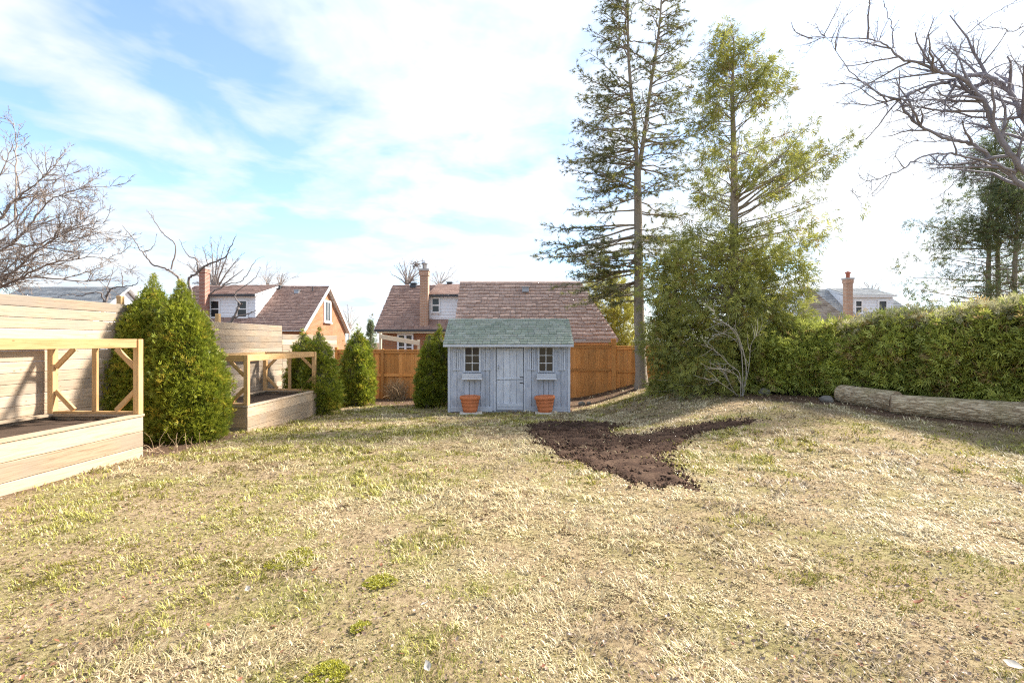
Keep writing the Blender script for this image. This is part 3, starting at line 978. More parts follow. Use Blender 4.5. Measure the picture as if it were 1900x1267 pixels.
for zc in (0.68, 0.52):
    board('hinge', (dxb - 0.10, YS - 0.013, zc), (dxb + 0.04, YS - 0.013, zc), 0.03, 0.006, M['dark_metal'], door, b=0.001)
board('door_frame', (DX0 + 0.012, YS - 0.008, ZS), (DX0 + 0.012, YS - 0.008, DT), 0.05, 0.022, ST, shed, up=(1, 0, 0))
board('door_frame', (DX1 - 0.008, YS - 0.008, ZS), (DX1 - 0.008, YS - 0.008, DT), 0.05, 0.022, ST, shed, up=(1, 0, 0))
board('door_frame', (DX0 + 0.04, YS - 0.008, DT - 0.016), (DX1 - 0.035, YS - 0.008, DT - 0.016), 0.034, 0.022, ST, shed)
# windows
for wx in wins:
    xc = sum(wx) / 2; zc = (WZ0 + WZ1) / 2
    fr = thing('window', 'x', 'x', (xc, YS, zc)); del fr['label'], fr['category']
    fr.parent = shed; fr.matrix_parent_inverse = WM[shed.name].inverted()
    for xx in wx:
        s = 1 if xx == wx[0] else -1
        board('frame', (xx + s * 0.012, YS - 0.012, WZ0 - 0.03), (xx + s * 0.012, YS - 0.012, WZ1), 0.05, 0.03, ST, fr, up=(1, 0, 0))
    board('frame', (wx[0] + 0.04, YS - 0.012, WZ1 - 0.02), (wx[1] - 0.04, YS - 0.012, WZ1 - 0.02), 0.036, 0.03, ST, fr)
    board('sill', (wx[0] + 0.04, YS - 0.02, WZ0 + 0.0), (wx[1] - 0.04, YS - 0.02, WZ0 + 0.0), 0.04, 0.04, ST, fr)
    gx0, gx1, gz0, gz1 = wx[0] + 0.037, wx[1] - 0.037, WZ0 + 0.02, WZ1 - 0.038
    for i in range(2):
        for j in range(3):
            pa = MB(); wdt = (gx1 - gx0) / 2; ht = (gz1 - gz0) / 3
            pa.box(gx0 + wdt * i, gx0 + wdt * (i + 1), YS + 0.008, YS + 0.012, gz0 + ht * j, gz0 + ht * (j + 1))
            pa.build('pane', M['glass'], fr)
    board('muntin', ((gx0 + gx1) / 2, YS - 0.001, gz0), ((gx0 + gx1) / 2, YS - 0.001, gz1), 0.018, 0.012, M['white_trim'], fr, up=(1, 0, 0), b=0.002)
    for j in (1, 2):
        zz_ = gz0 + (gz1 - gz0) * j / 3
        board('muntin', (gx0, YS - 0.004, zz_), (gx1, YS - 0.004, zz_), 0.018, 0.010, M['white_trim'], fr, b=0.002)
    # box below
    b0, b1 = wx[0] - 0.045, wx[1] + 0.055
    bxo = MB(); bxo.box(b0 + 0.01, b1 - 0.01, YS - 0.13, YS - 0.001, 0.635, 0.65)
    bxo.box(b0 + 0.005, b0 + 0.022, YS - 0.13, YS - 0.001, 0.652, 0.785); bxo.box(b1 - 0.022, b1 - 0.005, YS - 0.13, YS - 0.001, 0.652, 0.785)
    bo = bxo.build('window_box', SP, shed, org=(xc, YS, 0.7))
    board('front_panel', (b0, YS - 0.142, 0.715), (b1, YS - 0.142, 0.715), 0.16, 0.02, ST, bo)
    board('lip', (b0 - 0.01, YS - 0.150, 0.632), (b1 + 0.01, YS - 0.150, 0.632), 0.016, 0.035, M['white_trim'], bo, b=0.002)
# shutters
for xc in (-1.575, -0.71, 0.555, 1.42):
    sh = thing('shutter', 'x', 'x', (xc, YS, 1.16)); del sh['label'], sh['category']
    sh.parent = shed; sh.matrix_parent_inverse = WM[shed.name].inverted()
    for i in range(4):
        xx = xc + (i - 1.5) * 0.052
        board('slat', (xx, YS - 0.011, 0.86), (xx, YS - 0.011, 1.46), 0.034, 0.018, ST, sh, up=(1, 0, 0), b=0.002)
    for zc in (0.90, 1.42):
        board('crossbar', (xc - 0.115, YS - 0.028, zc), (xc + 0.115, YS - 0.028, zc), 0.026, 0.014, ST, sh, b=0.002)

# roofs ----------------------------------------------------------------
def shingled(name, parent, e0, e1, r0, r1, rows, tab, cols, thick=0.02, jit=0.006, shift=0.5, kind='stuff', amp=0.07):
    """shingle courses over the quad eave e0-e1, ridge r0-r1"""
    e0, e1, r0, r1 = (np.array(tuple(p), float) for p in (e0, e1, r0, r1))
    nrm = np.cross(e1 - e0, r0 - e0); nrm /= np.linalg.norm(nrm)
    if nrm[2] < 0: nrm = -nrm
    V = []; Fc = []; C = []
    ux = (e1 - e0) / np.linalg.norm(e1 - e0)
    for r in range(rows):
        ta, tb = r / rows, min(1.0, (r + 1.18) / rows)
        La, Ra = e0 + (r0 - e0) * ta, e1 + (r1 - e1) * ta
        Lb, Rb = e0 + (r0 - e0) * tb, e1 + (r1 - e1) * tb
        x0a, x1a = (La - e0) @ ux, (Ra - e0) @ ux
        x0b, x1b = (Lb - e0) @ ux, (Rb - e0) @ ux
        rise_a = La - e0 - ux * x0a; rise_b = Lb - e0 - ux * x0b
        x = x0a - tab * (shift if r % 2 else 0) - random.random() * tab * 0.4
        while x < x1a:
            wd = tab * random.uniform(0.8, 1.2)
            a0, a1 = max(x, x0a) + 0.004, min(x + wd, x1a) - 0.004
            b0, b1 = min(max(a0, x0b), x1b), max(min(a1, x1b), x0b)
            x += wd
            if a1 - a0 < 0.02: continue
            th = thick * random.uniform(0.6, 1.3)
            dz = random.uniform(-jit, jit)
            lo = rise_a - (rise_b - rise_a) * dz * 2
            base = len(V)
            pa, pb = e0 + ux * a0 + lo, e0 + ux * a1 + lo
            pc, pd = e0 + ux * b1 + rise_b, e0 + ux * b0 + rise_b
            V += [pa, pb, pa + nrm * th, pb + nrm * th, pc + nrm * 0.003, pd + nrm * 0.003]
            Fc += [(base, base + 1, base + 3, base + 2), (base + 2, base + 3, base + 4, base + 5)]
            c = np.array(random.choice(cols)) * random.uniform(1 - amp, 1 + amp)
            C += [c] * 6
    return tag(put_at(name, np.array(V), np.array(Fc), M['shingle'], parent, np.array(C)), kind=kind)

def slab(name, mat, parent, prof, x0, x1):
    m_ = MB(); m_.prism(prof, x0, x1, axis=0)
    return m_.build(name, mat, parent)

RX0, RX1 = -1.925, 1.725
YE, YR = 13.53, 14.75
ZE, ZR = 1.615, 2.36
roof = slab('roof', M['shed_trim'], shed, [(YE, ZE - 0.035), (YR, ZR - 0.035), (2 * YR - YE, ZE - 0.035), (2 * YR - YE, ZE), (YR, ZR), (YE, ZE)], RX0, RX1)
GRN = [(0.30, 0.33, 0.275), (0.255, 0.29, 0.235), (0.345, 0.37, 0.315), (0.285, 0.32, 0.26), (0.315, 0.335, 0.29)]
shingled('shingles', roof, (RX0 - .01, YE - 0.02, ZE + 0.004), (RX1 + .01, YE - 0.02, ZE + 0.004), (RX0 - .01, YR, ZR + 0.012), (RX1 + .01, YR, ZR + 0.012), 11, 0.21, GRN, 0.034)
shingled('shingles', roof, (RX1 + .01, 2 * YR - YE, ZE + 0.004), (RX0 - .01, 2 * YR - YE, ZE + 0.004), (RX1 + .01, YR, ZR + 0.012), (RX0 - .01, YR, ZR + 0.012), 11, 0.25, GRN, 0.02)
shingled('ridge_shingles', roof, (RX0 - .01, YR - 0.09, ZR - 0.025), (RX1 + .01, YR - 0.09, ZR - 0.025), (RX0 - .01, YR + .0, ZR + 0.03), (RX1 + .01, YR + .0, ZR + 0.03), 1, 0.25, GRN, 0.012)
board('fascia', (RX0, YE - 0.012, ZE - 0.035), (RX1, YE - 0.012, ZE - 0.035), 0.065, 0.02, M['shed_trim'], shed)

# pots on slabs ----------------------------------------------------------
def lathe(prof, n=40):
    """profile (r, z) swept round z"""
    p = np.array(prof); m_ = len(p)
    a = np.arange(n) * 2 * math.pi / n
    v = np.stack([p[:, 0][:, None] * np.cos(a), p[:, 0][:, None] * np.sin(a), p[:, 1][:, None] * np.ones(n)], -1).reshape(-1, 3)
    i = np.arange(m_ - 1)[:, None] * n; j = np.arange(n)[None]; jn = (j + 1) % n
    f = np.stack([i + j, i + jn, i + n + jn, i + n + j], -1).reshape(-1, 4)
    return v, f

def pot(x, y, label, tilt, slablabel, sl_rot):
    z = G(x, y) + 0.045
    root = thing('terracotta_pot', label, 'pot', (x, y, z), 'terracotta pots in front of the shed')
    R = np.array(Matrix.Rotation(tilt, 3, 'Y'))
    def place(nm, prof, mt, par):
        v, f = lathe(prof)
        return put_at(nm, v @ R.T + np.array((x, y, z + 0.006)), f, mt, par, smooth=True)
    body = place('body', [(0, 0), (0.185, 0), (0.195, 0.006), (0.205, 0.06), (0.213, 0.066), (0.213, 0.078), (0.210, 0.084), (0.228, 0.17), (0.236, 0.176), (0.236, 0.19),
                          (0.232, 0.196), (0.246, 0.262), (0.254, 0.268), (0.254, 0.28), (0.25, 0.286), (0.258, 0.34)], M['terracotta'], root)
    place('rim', [(0.258, 0.338), (0.282, 0.345), (0.289, 0.358), (0.289, 0.40), (0.283, 0.425), (0.272, 0.437), (0.256, 0.435), (0.247, 0.42), (0.24, 0.36), (0.236, 0.33)], M['terracotta'], root)
    place('soil', [(0, 0.375), (0.12, 0.37), (0.24, 0.36)], M['potting_soil'], root)
    s = put('paver', bev_box(0.62, 0.46, 0.05, 0.006), M['paver'], None, Matrix.Translation((x + 0.03, y - 0.06, z - 0.025)) @ Matrix.Rotation(sl_rot, 4, 'Z'))
    tag(s, slablabel, 'paver', 'pale paving slabs under the pots')
pot(-1.165, 13.44, 'terracotta pot standing under the left shed window', 0.0, 'pale flat paving slab under the left terracotta pot', 0.08)
pot(0.925, 13.46, 'slightly tilted terracotta pot standing under the right shed window', -0.045, 'pale flat paving slab under the right terracotta pot', -0.05)

# ================================================================== HOUSES
BRN = [(0.34, 0.225, 0.185), (0.30, 0.195, 0.16), (0.375, 0.255, 0.21)]
PNK = [(0.45, 0.325, 0.275), (0.42, 0.30, 0.25), (0.48, 0.35, 0.295)]
GRY = [(0.36, 0.37, 0.37), (0.31, 0.32, 0.33), (0.41, 0.415, 0.41)]
TAN = [(0.37, 0.315, 0.26), (0.31, 0.26, 0.215), (0.43, 0.375, 0.315)]

def sub(name, parent, loc):
    o = bpy.data.objects.new(name, None); o.empty_display_size = 0.1
    return reg(o, parent, Matrix.Translation(Vector(loc)))

def boxp(name, mat, parent, *b):
    m_ = MB(); m_.box(*b)
    return m_.build(name, mat, parent, org=((b[0] + b[1]) / 2, (b[2] + b[3]) / 2, (b[4] + b[5]) / 2))

def window_front(parent, x0, x1, z0, z1, y, sash=True, cols=1, trim=0.09):
    """window in a wall that faces the camera"""
    wn = sub('window', parent, ((x0 + x1) / 2, y, (z0 + z1) / 2))
    T = M['white_trim']
    boxp('frame', T, wn, x0 - trim, x0, y - 0.07, y + 0.02, z0 - trim, z1 + trim)
    boxp('frame', T, wn, x1, x1 + trim, y - 0.07, y + 0.02, z0 - trim, z1 + trim)
    boxp('frame', T, wn, x0, x1, y - 0.07, y + 0.02, z1, z1 + trim)
    boxp('sill', T, wn, x0 - trim * 1.3, x1 + trim * 1.3, y - 0.13, y - 0.071, z0 - trim * 1.1, z0 - 0.002)
    boxp('frame', T, wn, x0, x1, y - 0.07, y + 0.02, z0 - trim, z0)
    wd = (x1 - x0) / cols
    for i in range(cols):
        boxp('pane', M['glass'], wn, x0 + wd * i, x0 + wd * (i + 1), y - 0.012, y - 0.004, z0, z1)
        if i:
            boxp('mullion', T, wn, x0 + wd * i - 0.05, x0 + wd * i + 0.05, y - 0.06, y - 0.013, z0, z1)
    if sash:
        boxp('sash_bar', T, wn, x0, x1, y - 0.05, y - 0.013, (z0 + z1) / 2 - 0.03, (z0 + z1) / 2 + 0.03)
    return wn

def siding(parent, x0, x1, y, z0, z1, step=0.17):
    """lapped boards facing the camera"""
    m_ = MB(); z = z0
    while z < z1 - 0.01:
        t = min(z + step, z1)
        m_.prism([(y - 0.035, z), (y - 0.012, t), (y + 0.03, t), (y + 0.03, z)], x0, x1, axis=0)
        z = t
    return tag(m_.build('siding', M['white_siding'], parent), kind='stuff')

def chimney(parent, x0, x1, y0, y1, z0, z1, mat, cap=True, flue=None):
    ch = boxp('chimney', mat, parent, x0, x1, y0, y1, z0, z1)
    if cap:
        boxp('cap', M['concrete_cap'], ch, x0 - 0.06, x1 + 0.06, y0 - 0.06, y1 + 0.06, z1, z1 + 0.09)
        boxp('corbel', mat, ch, x0 - 0.03, x1 + 0.03, y0 - 0.03, y1 + 0.03, z1 - 0.22, z1 - 0.002)
    if flue:
        v, f = lathe([(0, 0), (flue[0], 0), (flue[0], flue[1]), (flue[0] * 1.5, flue[1] + .02), (flue[0] * 1.5, flue[1] + 0.08), (0, flue[1] + 0.16)], 14)
        put_at('flue', v + np.array(((x0 + x1) / 2, (y0 + y1) / 2, z1 + 0.09)), f, M[flue[2]], ch)
    return ch

def vent(parent, x, y, z, s=0.3, mat='metal_grey'):
    m_ = MB(); m_.prism([(y - s * .6, z - s * .2), (y + s * .5, z - s * .2), (y + s * .4, z + s * .5), (y - s * .5, z + s * .5)], x - s / 2, x + s / 2, axis=0)
    m_.box(x - s * .62, x + s * .62, y - s * .7, y + s * .6, z + s * .5, z + s * .62)
    return m_.build('roof_vent', M[mat], parent)

# ---- house on the left, brick gable
def house_left():
    xg, xl = -12.3, -21.0
    ye, yr, yb = 28.0, 32.0, 36.0
    ze, zr = 2.35, 5.36
    h = thing('brick_house', 'brick house with brown roof, brick gable and wide white dormer behind the left fence', 'house', (-16.5, 32, -0.4))
    m_ = MB()
    m_.add([(xg, ye + .3, -0.5), (xg, yb - .3, -0.5), (xg, yb - .3, ze + .1), (xg, yr, zr - .12), (xg, ye + .3, ze + .1),
            (xl, ye + .3, -0.5), (xl, yb - .3, -0.5), (xl, yb - .3, ze + .1), (xl, yr, zr - .12), (xl, ye + .3, ze + .1)],
           [(0, 1, 2, 3, 4), (9, 8, 7, 6, 5), (0, 4, 9, 5), (1, 6, 7, 2)])
    m_.build('wall', M['orange_brick'], h)
    rf = slab('roof', M['white_trim'], h, [(ye, ze - .06), (yr, zr - .06), (yb, ze - .06), (yb, ze), (yr, zr), (ye, ze)], xl, xg + 0.25)
    shingled('shingles', rf, (xl, ye - .03, ze + .01), (xg + .27, ye - .03, ze + .01), (xl, yr, zr + .02), (xg + .27, yr, zr + .02), 30, 0.26, BRN, 0.05)
    shingled('shingles', rf, (xg + .27, yb + .03, ze + .01), (xl, yb + .03, ze + .01), (xg + .27, yr, zr + .02), (xl, yr, zr + .02), 30, 0.6, BRN, 0.03)
    for s, yy in ((1, ye), (-1, yb)):
        board('rake_board', (xg + .28, yy, ze - 0.05), (xg + .28, yr, zr - 0.05), 0.20, 0.03, M['white_trim'], rf)
    vent(rf, -13.9, 31.3, 4.86, 0.28); vent(rf, -15.3, 31.75, 5.17, 0.3, 'dark_metal'); vent(rf, -16.7, 31.75, 5.17, 0.3, 'dark_metal')
    t = Tubes(); t.add([(-12.95, 31.4, 4.8), (-12.95, 31.4, 5.25)], 0.04, 6); t.build('vent_pipe', M['dark_metal'], rf)
    # gable window
    wn = sub('window', h, (xg, 32.1, 3.7))
    boxp('frame', M['white_trim'], wn, xg - .02, xg + .06, 31.55, 32.75, 2.98, 4.42)
    boxp('pane', M['glass'], wn, xg + .05, xg + .075, 31.75, 32.1, 3.1, 4.3)
    boxp('pane', M['glass'], wn, xg + .05, xg + .075, 32.2, 32.55, 3.1, 4.3)
    boxp('sill', M['white_trim'], wn, xg - .02, xg + .14, 31.5, 32.8, 2.9, 2.978)
    # dormer
    dx0, dx1, dy = -18.4, -15.36, 29.0
    zt, zb_ = 4.40, 3.0
    d = sub('dormer', h, ((dx0 + dx1) / 2, dy, zb_))
    m_ = MB()
    m_.add([(dx1, dy, zb_), (dx1, dy, zt), (dx1, yr - .1, zr - .04), (dx0, dy, zb_), (dx0, dy, zt), (dx0, yr - .1, zr - .04)],
           [(0, 1, 2), (3, 5, 4), (0, 3, 4, 1)])
    m_.build('wall', M['white_siding'], d)
    siding(d, dx0, dx1, dy - .005, zb_ + .02, zt, 0.2)
    for (a, b) in ((-18.02, -17.55), (-16.42, -15.9)):
        window_front(d, a, b, 3.18, 4.1, dy - .03)
    dr = slab('dormer_roof', M['white_trim'], d, [(dy - .3, zt - .01), (dy - .3, zt + .10), (yr - .05, zr + .06), (yr - .05, zr - .03)], dx0 - .1, dx1 + .12)
    tag(shingled('shingles', d, (dx0 - .1, dy - .32, zt + .11), (dx1 + .12, dy - .32, zt + .11), (dx0 - .1, yr - .03, zr + .075), (dx1 + .12, yr - .03, zr + .075), 16, 0.45, BRN, 0.03))
    boxp('gutter', M['dark_metal'], d, dx0 - .1, dx1 + .12, dy - .38, dy - .325, zt - .02, zt + .09)
    chimney(h, -18.32, -17.98, 28.3, 28.75, -0.4, 5.95, M['red_brick'], True, None)
house_left()

# ---- house in the middle
def house_mid():
    xl, xr = -6.38, 2.5
    ye, yr, yb = 22.5, 26.0, 29.5
    ze, zr = 2.23, 4.72
    h = thing('brick_house', 'brick house with brown roof, tall chimney and small white dormer behind the orange fence', 'house', (-3, 26, -0.4))
    m_ = MB()
    m_.add([(xl + .25, ye + .3, -0.5), (xl + .25, yb - .3, -0.5), (xl + .25, yb - .3, ze + .1), (xl + .25, yr, zr - .12), (xl + .25, ye + .3, ze + .1),
            (xr, ye + .3, -0.5), (xr, yb - .3, -0.5), (xr, yb - .3, ze + .1), (xr, yr, zr - .12), (xr, ye + .3, ze + .1)],
           [(4, 3, 2, 1, 0), (5, 6, 7, 8, 9), (0, 5, 9, 4), (1, 2, 7, 6)])
    m_.build('wall', M['orange_brick'], h)
    rf = slab('roof', M['white_trim'], h, [(ye, ze - .06), (yr, zr - .06), (yb, ze - .06), (yb, ze), (yr, zr), (ye, ze)], xl, xr)
    shingled('shingles', rf, (xl - .02, ye - .03, ze + .01), (xr, ye - .03, ze + .01), (xl - .02, yr, zr + .02), (xr, yr, zr + .02), 27, 0.24, BRN, 0.05)
    board('rake_board', (xl - .035, ye, ze - 0.05), (xl - .035, yr, zr - 0.05), 0.16, 0.03, M['white_trim'], rf)
    boxp('gutter', M['dark_metal'], rf, xl, xr, ye - .12, ye - .035, ze - .07, ze + .02)
    boxp('soffit', M['cream_wood'], rf, xl + .1, xr, ye - .02, ye + .29, ze - .15, ze - .065)
    vent(rf, -5.25, 25.8, 4.62, 0.3, 'dark_metal'); vent(rf, -3.35, 25.95, 4.72, 0.26, 'dark_metal')
    window_front(h, -5.32, -4.72, 0.9, 1.98, ye + .3, True, 2, 0.08)
    # dormer
    dx0, dx1, dy = -3.99, -2.56, 23.2
    zt, zb_ = 3.84, 2.66
    d = sub('dormer', h, ((dx0 + dx1) / 2, dy, zb_))
    m_ = MB()
    m_.add([(dx1, dy, zb_), (dx1, dy, zt), (dx1, yr - .1, zr - .04), (dx0, dy, zb_), (dx0, dy, zt), (dx0, yr - .1, zr - .04)],
           [(0, 1, 2), (3, 5, 4), (0, 3, 4, 1)])
    m_.build('wall', M['white_siding'], d)
    siding(d, dx0, dx1, dy - .005, zb_ + .02, zt, 0.15)
    window_front(d, -3.80, -3.50, 3.12, 3.74, dy - .03, True, 1, 0.06)
    slab('dormer_roof', M['white_trim'], d, [(dy - .22, zt - .01), (dy - .22, zt + .08), (yr - .05, zr + .05), (yr - .05, zr - .03)], dx0 - .02, dx1 + .1)
    shingled('shingles', d, (dx0 - .02, dy - .24, zt + .09), (dx1 + .1, dy - .24, zt + .09), (dx0 - .02, yr - .03, zr + .065), (dx1 + .1, yr - .03, zr + .065), 10, 0.4, BRN, 0.03)
    boxp('gutter', M['dark_metal'], d, dx0 - .02, dx1 + .1, dy - .30, dy - .245, zt - .02, zt + .07)
    chimney(h, -4.33, -3.95, 22.7, 23.1, 2.3, 5.02, M['tan_brick'], True, (0.10, 0.22, 'metal_grey'))
house_mid()

# ---- trellis with slanted beam in front of the middle house
tr = thing('trellis', 'cream wooden trellis with a slanted beam above the orange fence', 'trellis', (-4.8, 20.8, -0.4))
for (px, tp) in ((706, 618), (777, 630)):
    q = P(px, tp, 20.8)
    board('post', (q.x, 20.8, -0.4), (q.x, 20.8, q.z), 0.10, 0.09, M['cream_wood'], tr, up=(1, 0, 0))
a, b = P(704, 624, 20.74), P(779, 637, 20.74)
board('beam', (a.x, 20.72, a.z), (b.x, 20.72, b.z), 0.19, 0.05, M['cream_wood'], tr)

# ---- garage right behind the shed
def garage():
    xl, xr = -2.42, 4.36
    xr2 = 3.22
    ye, yr, yb = 20.0, 22.8, 25.6
    ze, zr = 1.76, 4.46
    g = thing('garage', 'low garage with big pinkish brown shingle roof directly behind the shed', 'garage', (1, 22, -0.3))
    boxp('wall', M['tan_brick'], g, xl + .25, xr - .3, ye + .3, yb - .3, -0.5, ze)
    rf = MB()
    rf.add([(xl, ye, ze), (xr, ye, ze), (xr, yb, ze), (xl, yb, ze), (xl, yr, zr), (xr2, yr, zr)],
           [(0, 1, 5, 4), (1, 2, 5), (2, 3, 4, 5), (0, 4, 3), (0, 3, 2, 1)])
    rf = rf.build('roof', M['white_trim'], g)
    shingled('shingles', rf, (xl - .03, ye - .04, ze + .015), (xr + .03, ye - .04, ze + .015), (xl - .03, yr, zr + .03), (xr2, yr, zr + .03), 17, 0.24, PNK, 0.07, 0.08)
    shingled('shingles', rf, (xr + .03, ye - .04, ze + .015), (xr + .03, yb, ze + .015), (xr2, yr, zr + .03), (xr2 + .001, yr + .001, zr + .03), 17, 0.42, PNK, 0.04, 0.03)
    boxp('gutter', M['metal_grey'], rf, xl, xr, ye - .14, ye - .05, ze - .10, ze - .005)
    shingled('ridge_shingles', rf, (xl - .03, yr - .16, zr - .08), (xr2, yr - .16, zr - .08), (xl - .03, yr, zr + .07), (xr2, yr, zr + .07), 1, 0.35, PNK, 0.02)
    vent(rf, 0.62, 22.2, 4.02, 0.30)
garage()

# ---- house on the right, grey roofs
def house_right():
    h = thing('grey_roof_house', 'pale house with grey roof, tan chimney and white dormer beyond the cedar hedge', 'house', (20, 31, -0.3))
    xl, xr = 17.2, 24.6
    ye, yr, yb = 28.2, 31.2, 34.2
    ze, zr = 2.6, 5.05
    boxp('wall', M['white_siding'], h, xl + .2, xr - .2, ye + .3, yb - .3, -0.5, ze)
    rf = MB()
    rf.add([(xl, ye, ze), (xr, ye, ze), (xr, yb, ze), (xl, yb, ze), (xl + .6, yr, zr), (xr - 1.0, yr, zr)],
           [(0, 1, 5, 4), (1, 2, 5), (2, 3, 4, 5), (0, 4, 3), (0, 3, 2, 1)])
    rf = rf.build('roof', M['white_trim'], h)
    shingled('shingles', rf, (xl, ye - .03, ze + .02), (xr, ye - .03, ze + .02), (xl + .6, yr, zr + .03), (xr - 1.0, yr, zr + .03), 20, 0.45, GRY, 0.03)
    shingled('shingles', rf, (xr, ye, ze + .02), (xr, yb, ze + .02), (xr - 1.0, yr, zr + .03), (xr - .999, yr + .001, zr + .03), 18, 0.45, GRY, 0.03)
    # front wing with a steep hip end towards the yard
    wl, wr, wy = 15.1, 18.9, 26.2
    ap = (17.0, 27.6, 4.72)
    boxp('wing_wall', M['tan_brick'], h, wl + .2, wr - .2, wy + .3, 30.0, -0.5, 2.3)
    wg = MB()
    wg.add([(wl, wy, 2.3), (wr, wy, 2.3), (wl, 31.5, 2.3), (wr, 31.5, 2.3), ap, (17.0, 31.2, 4.72)],
           [(0, 1, 4), (1, 3, 5, 4), (0, 4, 5, 2), (0, 2, 3, 1)])
    wg = wg.build('wing_roof', M['white_trim'], h)
    shingled('shingles', wg, (wl, wy - .03, 2.32), (wr, wy - .03, 2.32), (ap[0] - .02, ap[1], ap[2] + .03), (ap[0] + .02, ap[1], ap[2] + .03), 20, 0.4, TAN, 0.03)
    shingled('shingles', wg, (wr, wy, 2.32), (wr, 31.2, 2.32), (ap[0], ap[1], ap[2] + .03), (ap[0], 31.2, ap[2] + .03), 20, 0.4, GRY, 0.03)
    # dormer
    dx0, dx1, dy = 20.3, 23.0, 29.2
    zt, zb_ = 4.36, 3.1
    d = sub('dormer', h, ((dx0 + dx1) / 2, dy, zb_))
    m_ = MB()
    m_.add([(dx1, dy, zb_), (dx1, dy, zt), (dx1, yr - .1, zr - .04), (dx0, dy, zb_), (dx0, dy, zt), (dx0, yr - .1, zr - .04)],
           [(0, 1, 2), (3, 5, 4), (0, 3, 4, 1)])
    m_.build('wall', M['white_siding'], d)
    siding(d, dx0, dx1, dy - .005, zb_ + .02, zt, 0.18)
    window_front(d, 20.72, 21.06, 3.45, 4.12, dy - .03); window_front(d, 22.12, 22.55, 3.45, 4.12, dy - .03, False)
    slab('dormer_roof', M['white_trim'], d, [(dy - .25, zt - .01), (dy - .25, zt + .09), (yr - .05, zr + .06), (yr - .05, zr - .03)], dx0 - .05, dx1 + .1)
    shingled('shingles', d, (dx0 - .05, dy - .27, zt + .10), (dx1 + .1, dy - .27, zt + .10), (dx0 - .05, yr - .03, zr + .075), (dx1 + .1, yr - .03, zr + .075), 8, 0.45, GRY, 0.03)
    chimney(h, 19.30, 19.68, 27.9, 28.2, 2.6, 5.28, M['tan_brick'], True, (0.10, 0.25, 'flue_red'))
    vent(rf, 22.6, 30.9, 4.9, 0.3, 'white_trim')
house_right()

# ---- sliver of a house far left
def house_far():
    h = thing('small_house', 'sliver of grey roofed white house above the left fence beside the cedars', 'house', (-28.5, 36, -0.3))
    xg = -28.6
    boxp('wall', M['white_siding'], h, -36, xg - .25, 33.3, 38.7, -0.4, 3.6)
    g = MB(); g.add([(xg - .2, 33.2, 3.3), (xg - .2, 38.8, 3.3), (xg - .2, 36, 5.5)], [(0, 1, 2)]); g.build('gable', M['white_siding'], h)
    rf = slab('roof', M['white_trim'], h, [(32.8, 3.25), (36, 5.6), (39.2, 3.25), (39.2, 3.4), (36, 5.75), (32.8, 3.4)], -36.5, xg + .2)
    shingled('shingles', rf, (-36.5, 32.77, 3.42), (xg + .22, 32.77, 3.42), (-36.5, 36, 5.78), (xg + .22, 36, 5.78), 22, 0.5, GRY, 0.03)
house_far()

# ================================================================== CONIFERS AND HEDGE
def clump_foliage(centers, normals, per, rad, size, cols, tmpl, outward=0.8, up=0.3, jitter=0.5):
    """each clump: a burst of flat sprays round its centre"""
    n = len(centers)
    c = np.repeat(centers, per, 0); nn = np.repeat(normals, per, 0)
    off = RNG.normal(size=(n * per, 3)) * np.repeat(np.asarray(rad).reshape(-1, 1) * np.ones((n, 1)), per, 0)
    pos = c + off
    dr = unit(off) * 0.7 + nn * outward + np.array((0, 0, up)) + RNG.normal(0, jitter, (n * per, 3))
    base = np.repeat(cols, per, 0) * (1 + RNG.uniform(-0.22, 0.22, (n * per, 1)))
    return scatter(tmpl[0], tmpl[1], pos, dr, RNG.uniform(0.7, 1.3, n * per) * size, col=base)

